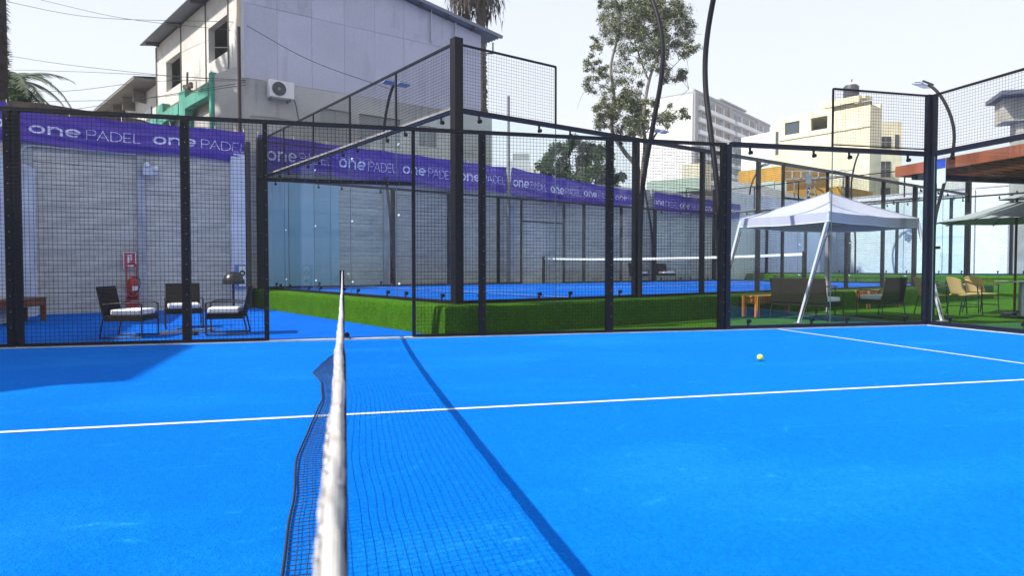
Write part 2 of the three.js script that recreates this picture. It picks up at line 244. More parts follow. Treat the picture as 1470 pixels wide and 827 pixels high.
// ball
{ const o = thing('padel_ball', 'yellow felt ball lying alone on the blue court', 'ball', V(4.4, .038, -6.68), .6); const g = new THREE.SphereGeometry(.0335, 32, 24); part('felt', boxUV(g), mat({ color: lin(.55, .72, .06), roughness: 1, bumpMap: fibre, bumpScale: .001 }), o);
  const pts = []; for (let i = 0; i < 60; i++) { const t = i / 60 * Math.PI * 2; pts.push(V(.0255 * Math.cos(t) + .008 * Math.cos(3 * t), .0255 * Math.sin(t) - .008 * Math.sin(3 * t), .0205 * Math.sin(2 * t)).setLength(.0335)); }
  part('seam', new THREE.TubeGeometry(new THREE.CatmullRomCurve3(pts, true), 120, .0012, 5, true), M.white, o); }
// ------------------------------------------------------------------ second court: raised platform with turf bank
{ const q = (s, t) => { const p = c2(s, t); return [p.x, p.z]; };
  struct('court_platform', flat([q(0, 0), q(20, 0), q(20, 10), q(0, 10)], C2.h), M.blue);
  struct('platform_edge', flat([q(-.15, 10), q(21, 10), q(21, 10.9), q(-.15, 10.9)], C2.h - .004), mat({ color: lin(.2, .2, .2), roughness: .9 }));
  const ln = (a, b) => struct('court_line', flat([q(a[0], a[1]), q(b[0], a[1]), q(b[0], b[1]), q(a[0], b[1])], C2.h + .004), M.lineWhite);
  ln([3.02, .1], [3.07, 9.9]); ln([16.93, .1], [16.98, 9.9]); ln([3.08, 4.975], [16.92, 5.025]);
  // bank: profile swept round two sides, [outward offset, height]
  const prof = [[-.03, .44], [.1, .452], [.25, .45], [.36, .447], [.42, .437], [.445, .405], [.452, .28], [.455, .14], [.46, .0], [.465, -.03]];
  const stations = []; for (let i = 0; i <= 130; i++) stations.push(n => [21 - (21 + n) * i / 130, -n]); for (let i = 1; i <= 70; i++) stations.push(n => [-n, -n + (10.9 + n) * i / 70]);
  const pos = [], uv = [], idx = [], P = prof.length; let run = 0;
  stations.forEach((f, i) => { let L = 0; if (i) { const a = f(.3), b = stations[i - 1](.3); run += Math.hypot(a[0] - b[0], a[1] - b[1]); } prof.forEach(([n, h], k) => { const m = n + (k > 2 ? .012 * (noise(i * .35, k * .5, 0, 5) - .5) : 0), [s, t] = f(m), p = c2(s, t, h); if (p.z > -10.07) p.z = -10.07; if (k) L += Math.hypot(n - prof[k - 1][0], h - prof[k - 1][1]); pos.push(p.x, p.y + (k > 1 && k < 8 ? .006 * (noise(i * .5, k, 0, 6) - .5) : 0), p.z); uv.push(run, L); }); });
  for (let i = 0; i < stations.length - 1; i++) for (let k = 0; k < P - 1; k++) { const a = i * P + k; idx.push(a, a + P, a + 1, a + 1, a + P, a + P + 1); }
  const g = new THREE.BufferGeometry(); g.setAttribute('position', new THREE.Float32BufferAttribute(pos, 3)); g.setAttribute('uv', new THREE.Float32BufferAttribute(uv, 2)); g.setIndex(idx); g.computeVertexNormals();
  struct('turf_bank', g, M.turf);
}
const place2 = (s, t, h = C2.h) => c2(s, t, h);
function longSide(label, t, inward) { // inward +1: court lies on local -z ... mesh goes on that face
  const o = thing('court_fence', label, 'fence', place2(0, t), C2.a); const T = 2.96, z = -inward * .05;
  for (const [x, w, h] of [[0, .15, 4.08], [4, .11, T], [6, .085, T], [8, .085, T], [9, .06, T], [11, .06, T], [12, .085, T], [14, .085, T], [16, .11, T], [20, .15, 4.08]]) post(o, x, 0, h, w);
  post(o, 2, T, 4, .03); post(o, 18, T, 4, .03);
  rail(o, .08, 19.9, T + .03, .07, .07, M.navy); rail(o, .08, 2, 4, .03, .03); rail(o, 18, 19.9, 4, .03, .03);
  for (const [a, b] of [[.08, 3.94], [4.06, 5.95], [6.05, 7.95], [8.05, 8.97], [11.03, 11.95], [12.05, 13.95], [14.05, 15.94], [16.06, 19.92]]) rail(o, a, b, .025, .05, .06);
  for (const [a, b] of [[4, 6], [6, 8], [8, 9], [11, 12], [12, 14], [14, 16]]) meshPanel(o, a, b, .03, T, z);
  meshPanel(o, .08, 2, T + .06, 4, z); meshPanel(o, 18, 19.92, T + .06, 4, z); meshPanel(o, 9, 11, 2.2, T, z); rail(o, 9.03, 10.97, 2.2, .045, .045);
  for (const [a, b] of [[.08, 2], [2, 3.94], [16.06, 18], [18, 19.92]]) pane(o, a, b, .05, T);
  boltRow(o, [4, 6, 8, 12, 14, 16].map(x => [x, .3, T, .055, .4]));
  return o;
}
longSide('mesh and glass fence of the raised court along the top of the turf bank', 0, 1);
longSide('mesh fence of the raised court running in front of the concrete slab wall', 10, -1);
function shortSide(label, s, inward) { // local x runs along +t
  const o = thing('court_fence', label, 'fence', place2(s, 0), C2.a + Math.PI / 2); const T = 2.96;
  rail(o, .08, 9.92, T + .02, .04, .07, M.navy); rail(o, .08, 9.92, 4.02, .035, .035); rail(o, .08, 9.92, .025, .05, .06);
  part('ledge', new G().box(5, T + .06, 0, 9.84, .035, .1), mat({ map: stainTex(37, .5, .64, [1, .99, .97], 1.5), roughness: .85 }), o);
  for (const x of [2, 4, 6, 8]) post(o, x, T + .11, 4, .045, .03);
  meshPanel(o, .08, 9.92, T + .11, 4, inward * .025);
  for (let k = 0; k < 5; k++) { const g = pane(o, k ? k * 2 : .08, k < 4 ? k * 2 + 2 : 9.92, .05, T); for (const y of [.28, 1.5, 2.75]) part('sticker', new G().box(k * 2 + 1.93, y, .006, .075, .034, .003), M.white, g); }
  return o;
}
shortSide('glass end wall with mesh top on the turf bank facing the gateway', 0, 1);
shortSide('glass end wall of the raised court, next to the white brick wall', 20, -1);
{ const p = thing('court_sign', 'blue number two sign hanging from the raised court rail above its gateway', 'sign', place2(10, -.06, C2.h + 2.36), C2.a);
  part('holder', new G().box(-.01, .36, 0, .26, .26, .012), mat({ color: lin(.36, .42, .52), roughness: .5 }), p);
  const c = document.createElement('canvas'); c.width = 128; c.height = 256; const x = c.getContext('2d'); x.fillStyle = '#16358f'; x.fillRect(0, 0, 128, 256); x.strokeStyle = '#e8eefc'; x.lineWidth = 6; x.strokeRect(3, 3, 122, 250); x.fillStyle = '#ffffff'; x.font = 'bold 190px sans-serif'; x.textAlign = 'center'; x.fillText('2', 64, 196);
  const t = new THREE.CanvasTexture(c); t.colorSpace = THREE.SRGBColorSpace;
  part('number_plate', new THREE.PlaneGeometry(.16, .3).translate(0, .02, .009), new THREE.MeshStandardMaterial({ map: t, roughness: .5 }), p);
  part('backing', new G().box(0, .02, 0, .16, .3, .01), M.grey, p); }
{ // net of the raised court
  const o = thing('padel_net', 'court net with straight white top band on the raised court', 'net', place2(10, 0), C2.a + Math.PI / 2);
  const g = new G(); const top = x => .86 + .06 * Math.pow(Math.abs(x / 5 - 1), 2);
  for (let i = 0; i <= 200; i++) { const x = .05 + 9.9 * i / 200; g.rod(V(x, .02, 0), V(x, top(x), 0), .0018); }
  for (let j = 0; j < 19; j++) for (let i = 0; i < 10; i++) { const a = .05 + .99 * i, b = a + .99, k = j / 19; g.rod(V(a, .02 + (top(a) - .02) * k, 0), V(b, .02 + (top(b) - .02) * k, 0), .0018); }
  part('net_mesh', g, M.wire, o, true);
  const b = new G(); for (let i = 0; i < 20; i++) { const x = .07 + 9.86 * i / 20, y = x + 9.86 / 20; b.bar(V(x, top(x) - .025, 0), V(y, top(y) - .025, 0), .02, .065); } part('top_band', b, M.white, o);
  for (const x of [.02, 9.98]) part('post', new G().rbox(x, .49, 0, .09, .98, .1, .03), M.black, o);
}
// ------------------------------------------------------------------ light masts
const lampMat = mat({ color: lin(.3, .38, .5), roughness: .25 });
let mastProto;
function mast(label, p, dir, group = 'bowed light masts of the courts') { // dir: outward direction; bows out, then back over the court
  const turn = Math.atan2(dir[0], dir[1]);
  if (mastProto) return copy(mastProto, p, turn, label);
  const o = mastProto = thing('light_mast', label, 'light mast', p, turn, group);
  const k = [[.1, 0], [.1, 1], [.16, 2.1], [.4, 3.2], [.6, 4.1], [.6, 4.7], [.42, 5.35], [.16, 5.85], [-.1, 6.15]].map(([z, y]) => V(0, y, z));
  part('pole', new THREE.TubeGeometry(new THREE.CatmullRomCurve3(k), 60, .045, 10), mat({ color: lin(.012, .012, .015), roughness: .5, specularIntensity: .5 }), o);
  part('base_plate', new G().box(0, .01, .1, .25, .02, .25), M.black, o);
  part('crossbar', new G().bar(V(-.36, 6.2, -.12), V(.36, 6.2, -.12), .05, .04), M.black, o);
  for (const x of [-.23, .23]) { const l = part('lamp', new G().rbox(x, 6.15, -.28, .38, .04, .28, .01, 0, .18), lampMat, o); part('lamp_housing', new G().rbox(x, 6.185, -.28, .26, .04, .18, .01, 0, .18), M.black, l); }
  return o;
}
const out2 = [-E2[0], -E2[1]];
mast('bowed light mast rising beside the leafy tree from the turf bank of the raised court', place2(4, -.02), out2);
mast('bowed light mast standing behind the tall navy post left of the gazebo', V(6, 0, -10.05), [0, -1]);
mast('bowed light mast behind the glass corner near the pergola', place2(17, -.02), out2);
mast('light mast with blue floodlight panels in front of the warehouse gable', place2(4, 10.02), E2);
mast('light mast on the far side of the raised court by the apartment tower', place2(16, 10.02), E2);
mast('light mast at the open side of the near court', V(-6, 0, 0), [0, 1]);
mast('light mast with twin lamps in front of the ochre building', at(1090, 402, 38).setY(.6), [-rgt.x, -rgt.z]);
mast('light mast with twin panels in front of the cream block', at(1228, 400, 34).setY(.6), [fwd.x, fwd.z]);

// ------------------------------------------------------------------ concrete slab walls
function slabWall(label, s0, s1, t, y0, y1, turn = C2.a) {
  const o = thing('slab_wall', label, 'wall', c2(s0, t, 0), turn); const L = s1 - s0, n = Math.round(L / 2.4), bw = L / n, rows = Math.round((y1 - y0) / .5), rh = (y1 - y0) / rows;
  const geos = [new G().box(0, 0, 0, bw - .14, rh - .008, .05).build(), new G().box(0, 0, 0, bw - .14, rh - .012, .056).build()];
  for (const g of geos) { const uv = g.attributes.uv, p = g.attributes.position; for (let i = 0; i < p.count; i++) uv.setXY(i, p.getX(i) + 1.2, p.getY(i) + .25); }
  for (let i = 0; i < n; i++) for (let j = 0; j < rows; j++) { const m = part('slab', geos[(i + j) % 2], slabMats[Math.floor(hash(i, j, 5) * 3)], o); m.position.set((i + .5) * bw, y0 + (j + .5) * rh, rr(-.008, .008)); m.rotation.z = rr(-.003, .003); }
  part('backing', new G().box(L / 2, (y0 + y1) / 2, -.06, L, y1 - y0 - .04, .04), colMat, o);
  for (let i = 0; i <= n; i++) part('column', new G().box(i * bw, (y0 + y1) / 2, .03, .17, y1 - y0 + .02, .14), colMat, o);
  return o;
}
slabWall('grey precast concrete wall behind the rattan chairs under a purple banner', -9.4, -.9, 9.0, -.02, 4.25);
slabWall('grey precast concrete wall running behind the raised court', -.9, 21.6, 10.75, .4, 4.35);
{ const o = thing('pale_wall', 'wall past the end of the raised court with the pale glass reflection put into its colour', 'wall', c2(21.7, 10.8), C2.a); part('panel', new G().box(5.1, 2.3, 0, 10.2, 4.6, .2), mat({ map: stainTex(39, .86, .94, [1, 1, .99], 4), roughness: .85 }), o); }  // white here carries the pale reflection of the court glass in its colour
{ const o = thing('corner_column', 'white painted concrete column at the end of the grey wall', 'column', c2(-.88, 8.95), C2.a); part('shaft', new G().rbox(0, 1.93, 0, .34, 3.86, .3, .02), mat({ map: stainTex(33, .8, .92, [.96, .98, 1.04], 2), roughness: .8 }), o); }
{ const o = thing('return_wall', 'dark short return wall between the white column and the raised court', 'wall', c2(-.62, 9.8), C2.a); part('panel', new G().box(0, 2.1, 0, .12, 4.2, 1.9), mat({ map: stainTex(35, .25, .35, [1, .98, .95], 2), roughness: .9 }), o); }
{ const o = thing('wall_sign', 'white and blue notice on the white column behind the black dome', 'sign', c2(-.86, 8.78, 0), C2.a); part('plate', new G().box(0, .78, 0, .26, .62, .012), mat({ color: lin(.12, .22, .55), roughness: .5 }), o);
  part('pictogram', new G().box(.04, .8, .012, .16, .5, .008), M.white, o); part('ring', new G().add(new THREE.TorusGeometry(.055, .018, 8, 20).translate(.04, .88, .02)).box(.04, .66, .02, .1, .1, .008), M.black, o); }
{ const o = thing('reflection_panels', 'pale blue sheets standing in for the reflection in the raised court corner glass', 'panel', c2(.3, 10.5, C2.h), C2.a); for (const [x, w, m] of [[.32, .62, lin(.42, .6, .74)], [1.4, 1.5, lin(.3, .5, .6)]]) part('sheet', new G().box(x, 1.55, 0, w, 3.05, .03), mat({ color: m, roughness: .45 }), o); }  // pale glass reflection painted as added sheets on the wall behind
// white painted panel at the left and grey pipe
{ const a = gp(51, 453), b = gp(-20, 469); const o = thing('white_wall', 'white painted wall panel behind the wooden bench', 'wall', a, Math.atan2(a.x - b.x, a.z - b.z)); part('panel', new G().box(0, 1.55, -1.7, .12, 3.1, 3.4), mat({ map: stainTex(41, .78, .9, [.97, .98, 1.03], 3), roughness: .8 }), o); }
{ const o = thing('wall_pipe', 'pale grey conduit bent along the top of the grey wall under the banner', 'pipe'); part('pipe', new G().tube([onP(32, 262), onP(32, 218), onP(38, 210.5), onP(100, 214), onP(195, 222)], .022, 8, 12), mat({ color: lin(.45, .5, .58), roughness: .5 }), o); }
function onP(u, v, t = 8.85) { const q = onPlane(u, v, c2(0, t), E1); return c2(q[0], t, q[1]); }

// ------------------------------------------------------------------ purple banners
const bannerTex = (() => { // one repeat of the printed cloth, 2.1 m x 0.95 m
  const w = 1024, h = 464, c = document.createElement('canvas'); c.width = w; c.height = h; const x = c.getContext('2d'); x.fillStyle = '#5539a4'; x.fillRect(0, 0, w, h);
  for (let i = 0; i < 2600; i++) { x.fillStyle = `rgba(${rnd() < .5 ? '70,50,190' : '45,20,140'},.12)`; x.fillRect(rnd() * w, rnd() * h, rr(10, 60), 1.5); }
  x.strokeStyle = x.fillStyle = '#dcdcf0'; const X = 60, y = 300; // baseline
  x.lineWidth = 25; x.lineCap = 'butt'; const R = 50;
  x.beginPath(); x.arc(X + R, y - R, R, 0, 7); x.stroke();                                            // o
  const nx = X + 2 * R + 44; x.beginPath(); x.moveTo(nx, y + 15); x.lineTo(nx, y - 2 * R - 15); x.moveTo(nx, y - R); x.arc(nx + 46, y - R - 5, 46, Math.PI, 0); x.lineTo(nx + 92, y + 15); x.stroke();   // n
  const ex = nx + 136; x.beginPath(); x.moveTo(ex + 4, y - R + 3); x.lineTo(ex + 2 * R, y - R + 3); x.stroke(); x.beginPath(); x.arc(ex + R, y - R, R, 0, .75, true); x.stroke();          // e
  x.lineWidth = 8; let p = ex + 2 * R + 62; const t = y - 122, b = y + 14, cw = 78, sp = 98;
  x.beginPath(); x.moveTo(p, b); x.lineTo(p, t); x.lineTo(p + 40, t); x.arc(p + 40, t + 36, 36, -1.57, 1.57); x.lineTo(p, t + 72); x.stroke(); p += sp - 8;                                // P
  x.beginPath(); x.moveTo(p - 6, b); x.lineTo(p + 42, t); x.lineTo(p + 90, b); x.moveTo(p + 14, b - 44); x.lineTo(p + 70, b - 44); x.stroke(); p += sp + 12;                              // A
  x.beginPath(); x.moveTo(p, b - 2); x.lineTo(p, t + 2); x.lineTo(p + 26, t + 2); x.arc(p + 26, (t + b) / 2, (b - t) / 2 - 2, -1.57, 1.57); x.lineTo(p, b - 2); x.stroke(); p += sp + 14;  // D
  x.beginPath(); x.moveTo(p + 62, t + 3); x.lineTo(p, t + 3); x.lineTo(p, b - 3); x.lineTo(p + 62, b - 3); x.moveTo(p, (t + b) / 2); x.lineTo(p + 56, (t + b) / 2); x.stroke(); p += sp - 10;   // E
  x.beginPath(); x.moveTo(p, t); x.lineTo(p, b - 3); x.lineTo(p + 62, b - 3); x.stroke();                                                                                                // L
  const T = new THREE.CanvasTexture(c); T.colorSpace = THREE.SRGBColorSpace; T.wrapS = THREE.RepeatWrapping; T.wrapT = THREE.ClampToEdgeWrapping; return T;
})();
const bannerMat = mat({ map: bannerTex, roughness: .62 });
function banner(label, s0, s1, t, topY, botY, off, pitch = 2.1, sdx = 1) { // topY / botY: functions of 0..1 along the banner
  const o = thing('banner', label, 'banner', c2(s0, t), C2.a, 'purple banners along the grey walls'); const L = s1 - s0, nx = Math.round(L * 22), ny = 22, pos = [], uv = [], idx = [];
  for (let i = 0; i <= nx; i++) for (let j = 0; j <= ny; j++) { const k = i / nx, v = j / ny, x = L * k, sag = .03 * Math.sin(x * 2.1 + sdx) * (1 - v);
    const y = botY(k) + (topY(k) - botY(k)) * v + sag + .012 * Math.sin(x * 5.3) * (v > .9 ? 1 : 0);
    const fold = 1.7 * (.05 * (noise(x * 1.1 + v * 2.2, v * 3 - x * .5, 0, 3 + sdx) - .5) + .035 * (noise(x * .9 + 7, v * 9 + x * .7, 0, 5) - .5) + .045 * Math.sin(v * 16 + x * 1.3) * clamp(.35 - v) * 2 + .02 * (noise(x * 7, v * 5 + x, 0, 9) - .5));
    pos.push(x, y, fold + .08); uv.push((x + off) / pitch, v); }
  for (let i = 0; i < nx; i++) for (let j = 0; j < ny; j++) { const a = i * (ny + 1) + j; idx.push(a, a + ny + 1, a + 1, a + 1, a + ny + 1, a + ny + 2); }
  const g = new THREE.BufferGeometry(); g.setAttribute('position', new THREE.Float32BufferAttribute(pos, 3)); g.setAttribute('uv', new THREE.Float32BufferAttribute(uv, 2)); g.setIndex(idx); g.computeVertexNormals();
  part('cloth', g, bannerMat, o);
  const e = new G(); for (let k = 0; k <= Math.round(L / 1.0); k++) { const x = Math.min(L, k * 1.0 + .02); e.rod(V(x, topY(x / L) - .02, .06), V(x, topY(x / L) + .1, -.02), .004); } part('ties', e, M.white, o);
}
const lerp = (a, b, e = 1) => k => a + (b - a) * Math.pow(k, e);
banner('creased purple banner with white lettering on the wall behind the rattan chairs', -5.42, -.72, 8.88, lerp(4.3, 4.42), lerp(3.64, 3.69), -.18, 2.36, 1);
banner('purple banner with white lettering on the adjoining left wall stretch', -9.4, -5.5, 8.84, lerp(4.5, 4.44), lerp(3.8, 3.68), 1.0, 2.24, 2);
banner('long purple lettered banner on the wall beneath the warehouse', .1, 8.7, 10.55, lerp(4.72, 4.57), lerp(3.74, 3.66), -.145, 2.13, 4);
banner('purple lettered banner sagging in front of the bushy green tree', 8.9, 15.2, 10.55, k => 4.6 - .42 * Math.pow(k, .75), k => 3.62 - .1 * Math.sin(k * 3), -.03, 1.72, 6);
banner('purple lettered banner at the foot of the apartment tower', 16.5, 22.6, 10.55, lerp(4.22, 4.05), lerp(3.44, 3.3), .1, 1.72, 8);
// ------------------------------------------------------------------ rear zone: court three platform, white brick wall
{ const q = (s, t) => { const p = c2(s, t); return [p.x, p.z]; };
  struct('court_platform', flat([q(24, -18), q(33, -18), q(33, 12), q(24, 12)], .74), M.blue);
  const prof = [[.0, .735], [-.3, .74], [-.5, .72], [-.6, .6], [-1.0, 0], [-1.02, -.04]], pos = [], uv = [], idx = [], N = 60;
  for (let i = 0; i <= N; i++) { let L = 0; prof.forEach(([n, h], k) => { const p = c2(24 + n + (k > 1 ? .05 * (noise(i * .4, k, 0, 2) - .5) : 0), -18 + 30 * i / N, h); if (k) L += .3; pos.push(p.x, p.y, p.z); uv.push(i * .5, L); }); }
  for (let i = 0; i < N; i++) for (let k = 0; k < 5; k++) { const a = i * 6 + k; idx.push(a, a + 6, a + 1, a + 1, a + 6, a + 7); }
  const g = new THREE.BufferGeometry(); g.setAttribute('position', new THREE.Float32BufferAttribute(pos, 3)); g.setAttribute('uv', new THREE.Float32BufferAttribute(uv, 2)); g.setIndex(idx); g.computeVertexNormals(); struct('turf_bank', g, M.turf);
  const w = thing('brick_wall', 'white painted brick wall at the end of the club behind the umbrella', 'wall', c2(32, -18), C2.a + Math.PI / 2);
  part('wall', new G().box(15, 2.4, .1, 30, 4.9, .2), brickWhite, w); part('coping', new G().box(15, 4.88, .1, 30, .06, .26), mat({ color: lin(.5, .5, .5) }), w);
  part('pipe', new G().box(10, 2.55, -.03, 14, .07, .05), mat({ color: lin(.25, .33, .5), roughness: .6 }), w);
  for (const x of [5.5, 11, 16.5, 22]) part('pilaster', new G().box(x, 2.4, -.06, .3, 4.8, .12), brickWhite, w);
  const o = thing('court_fence', 'glass and post fence of the rearmost court in front of the white brick wall', 'fence', c2(24.1, -18, .74), C2.a + Math.PI / 2);
  for (let k = 0; k <= 15; k++) post(o, k * 2, 0, 3, .1, .1, M.navy); rail(o, 0, 30, 3.0, .06, .06, M.navy); rail(o, 0, 30, .03, .05, .05, M.navy);
  for (const k of [8, 9, 10, 11, 12]) pane(o, k * 2 + .05, k * 2 + 1.95, .06, 2.95);
  meshPanel(o, 0, 16, .05, 2.97, -.05, .003, .075); meshPanel(o, 26, 30, .05, 2.97, -.05, .003, .075);
  const n = thing('padel_net', 'dark net with end post on the rearmost court', 'net', c2(28.6, -4, .74), C2.a + .1); const g2 = new G(); for (let i = 0; i <= 60; i++) g2.rod(V(i * .05, 0, 0), V(i * .05, .9, 0), .003); for (let j = 0; j <= 12; j++) g2.rod(V(0, j * .075, 0), V(3, j * .075, 0), .003); part('net_mesh', g2, M.wire, n, true); part('post', new G().rbox(0, .47, 0, .12, .96, .1, .02), M.black, n); part('top_band', new G().box(1.5, .88, 0, 3, .05, .02), M.grey, n);
  const sgn = thing('court_sign', 'small blue number plate on the rearmost court fence', 'sign', c2(24.0, -2.6, 3.2), C2.a + Math.PI / 2); part('plate', new G().box(0, .1, 0, .24, .34, .02), mat({ color: lin(.03, .1, .5) }), sgn); part('mark', new G().box(0, .1, -.02, .09, .2, .01), M.white, sgn); part('holder', new G().box(.06, .55, 0, .5, .22, .02), mat({ color: lin(.35, .4, .45) }), sgn);
}

// ------------------------------------------------------------------ warehouse with gable end, facade and roof
{ const C = at(345, 110, 22).setY(0), f = [-.46571, -.88494];
  const loc = (s, t, y) => V(C.x + s * E1[0] + t * f[0], y, C.z + s * E1[1] + t * f[1]);
  const o = thing('warehouse', 'tall white warehouse with panelled gable, empty windows and corrugated roof', 'building');
  const WD = 9.55, LN = 9.75, EV = 10.55, sl = .17, roofY = s => EV + sl * (WD / 2 - Math.abs(s - WD / 2));
  const lilac = [.695, .70, .71].map((k, i) => mat({ map: stainTex(50 + i, k, k + .045, [.985, .975, 1.05], 5, .5), roughness: .8 }));
  const plaster = mat({ map: stainTex(60, .7, .84, [1, .985, .96], 5), roughness: .85 });
  const base = mat({ map: stainTex(61, .6, .72, [1, .99, .97], 6), roughness: .88 });
  const dirD = V(f[0], 0, f[1]), eD = V(E1[0], 0, E1[1]);
  const wallShape = (outline, holes, dir, origin, th, m, name, parent = o) => { const s = new THREE.Shape(outline.map(p => new THREE.Vector2(...p))); for (const h of holes) s.holes.push(new THREE.Path([[h[0], h[1]], [h[2], h[1]], [h[2], h[3]], [h[0], h[3]]].map(p => new THREE.Vector2(...p)))); const g = new THREE.ExtrudeGeometry(s, { depth: th, bevelEnabled: false }); const z = dir.clone().cross(V(0, 1, 0)); g.applyMatrix4(new THREE.Matrix4().makeBasis(dir, V(0, 1, 0), z).setPosition(origin)); return part(name, boxUV(g), m, parent); };
  // lower gable wall with real window openings
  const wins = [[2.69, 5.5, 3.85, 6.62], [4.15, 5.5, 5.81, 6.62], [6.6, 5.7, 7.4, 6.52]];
  const inward = th => C.clone().addScaledVector(dirD, 0).setY(0);
  const gableZ = eD.clone().cross(V(0, 1, 0));  // points away from or towards camera
  const sgn = gableZ.dot(fwd) > 0 ? 1 : -1;
  wallShape([[0, 0], [WD + .5, 0], [WD + .5, 7.24], [0, 7.24]], wins, eD, C.clone().addScaledVector(gableZ, sgn > 0 ? 0 : -.2), .2, base, 'lower_wall');
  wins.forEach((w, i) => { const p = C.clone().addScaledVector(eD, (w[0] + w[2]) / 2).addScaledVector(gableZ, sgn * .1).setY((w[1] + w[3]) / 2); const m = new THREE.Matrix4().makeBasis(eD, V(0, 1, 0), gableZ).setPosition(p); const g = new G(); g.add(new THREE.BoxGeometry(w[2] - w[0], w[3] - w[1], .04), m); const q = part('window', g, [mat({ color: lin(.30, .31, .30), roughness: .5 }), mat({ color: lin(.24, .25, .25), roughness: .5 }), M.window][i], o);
    const fr = new G(); fr.add(new THREE.BoxGeometry(.05, w[3] - w[1], .07), m); fr.add(new THREE.BoxGeometry(w[2] - w[0] + .04, .06, .12), new THREE.Matrix4().makeBasis(eD, V(0, 1, 0), gableZ).setPosition(p.clone().setY(w[1]))); part('frame', fr, M.grey, q); });
  // upper panels, 1.21 x 2.44 m sheets, cut along the roof line
  const backing = C.clone().addScaledVector(gableZ, sgn > 0 ? .06 : -.16);
  wallShape([[.02, 7.24], [WD - .02, 7.24], [WD - .02, roofY(WD)], [WD / 2, roofY(WD / 2)], [.02, roofY(0)]], [], eD, backing, .1, base, 'backing_wall');
  for (let i = 0; i < 8; i++) for (let j = 0; j < 2; j++) { const a = .05 + i * 1.19, b = Math.min(WD - .03, a + 1.182), y0 = 7.26 + j * 2.44, mx = y0 + 2.43; const ya = Math.min(mx, roofY(a) - .02), yb = Math.min(mx, roofY(b) - .02); if (Math.max(ya, yb) - y0 < .05) continue;
    const jig = rr(0, .012); wallShape([[a, y0], [b, y0], [b, yb], [a, ya]], [], eD, C.clone().addScaledVector(gableZ, sgn * (.03 + jig) + (sgn > 0 ? 0 : -.03)), .03, lilac[(i * 2 + j) % 3], 'wall_panel'); }
  part('corner_trim', new G().bar(loc(-.03, -.02, 7.2), loc(-.03, -.02, 10.5), .09, .09), mat({ color: lin(.42, .34, .22), roughness: .8 }), o);
  for (const [a, y0, y1] of [[7.15, 9.75, 11.0], [8.25, 9.75, 10.75]]) part('joint_strip', new G().bar(loc(a, -.05, y0), loc(a, -.05, y1), .02, .14), mat({ color: lin(.62, .62, .64) }), o);
  // sunlit facade with two empty openings
  const fz = dirD.clone().cross(V(0, 1, 0)), fs = fz.dot(eD) > 0 ? 1 : -1;
  wallShape([[.02, 0], [LN, 0], [LN, EV], [.02, EV]], [[1.11, 8.33, 3.01, 9.56], [6.34, 8.33, 8.3, 9.56]], dirD, C.clone().addScaledVector(fz, fs > 0 ? 0 : -.22), .22, plaster, 'facade');
  for (const t of [.98, 3.25, 6.2, 9.7]) part('seam', new G().bar(loc(-.02, t, 7.2), loc(-.02, t, EV - .05), .04, .05), mat({ color: lin(.2, .18, .15), roughness: .9 }), o);
  // rest of the shell
  wallShape([[0, 0], [WD, 0], [WD, EV], [WD / 2, roofY(WD / 2)], [0, EV]], [], eD, loc(0, LN, 0), .15, base, 'rear_wall'); part('far_wall', new G().bar(loc(WD - .1, .2, EV / 2), loc(WD - .1, LN, EV / 2), .2, EV), base, o); part('floor', new G().quad(loc(.1, .1, 7), loc(WD - .1, .1, 7), loc(WD - .1, LN - .1, 7), loc(.1, LN - .1, 7)), base, o);
  // corrugated roof, both slopes
  const roofM = mat({ color: lin(.22, .23, .26), roughness: .6, metalness: .2 });
  for (const side of [0, 1]) { const pos = [], idx = [], n = 460; for (let i = 0; i <= n; i++) { const t = -.35 + (LN + .5) * i / n, c = .028 * Math.sin(t * Math.PI * 2 / .18); for (const k of [0, 1]) { const s = side ? (k ? WD + .75 : WD / 2) : (k ? -.6 : WD / 2); const p = loc(s, t, EV + .1 + sl * (WD / 2 - Math.abs(s - WD / 2)) + c); pos.push(p.x, p.y, p.z); } } for (let i = 0; i < n; i++) { const a = i * 2; idx.push(a, a + 1, a + 2, a + 1, a + 3, a + 2); } const g = new THREE.BufferGeometry(); g.setAttribute('position', new THREE.Float32BufferAttribute(pos, 3)); g.setIndex(idx); g.computeVertexNormals(); part('roof', boxUV(g), roofM, o); }
  const fas = new G().bar(loc(WD / 2, -.36, roofY(WD / 2) + .06), loc(WD + .75, -.36, EV - .03), .04, .13).bar(loc(WD / 2, -.36, roofY(WD / 2) + .06), loc(-.6, -.36, EV + .0), .04, .13); part('barge_board', fas, mat({ color: lin(.16, .17, .21), roughness: .6 }), o);
  for (const s of [5.4, 6.6, 7.8, 9.0]) part('purlin_end', new G().box(loc(s, -.2, 0).x, roofY(s) - .02, loc(s, -.2, 0).z, .1, .1, .3, C2.a), mat({ color: lin(.06, .06, .07) }), o);
  for (const t of [.5, 3.25, 6.2, 9.3]) part('purlin_end', new G().bar(loc(-.5, t, EV - .02), loc(0, t, EV - .02), .1, .14), mat({ color: lin(.1, .08, .07) }), o);
  part('bracket', new G().bar(loc(WD, .0, EV - .75), loc(WD + .55, 0, EV - .65), .05, .05).bar(loc(WD + .55, 0, EV - .65), loc(WD + .55, 0, EV - .2), .05, .05), mat({ color: lin(.12, .1, .09) }), o);
  part('drain_pipe', new G().tube([loc(.3, -.06, 6.0), loc(1.2, -.06, 6.05), loc(2.4, -.06, 5.95), loc(3.4, -.06, 6.0)], .02, 6), M.grey, o);
  // lower rear wing
  const q = thing('rear_wing', 'low white wing with a sloping dark eave beyond the warehouse facade', 'building');
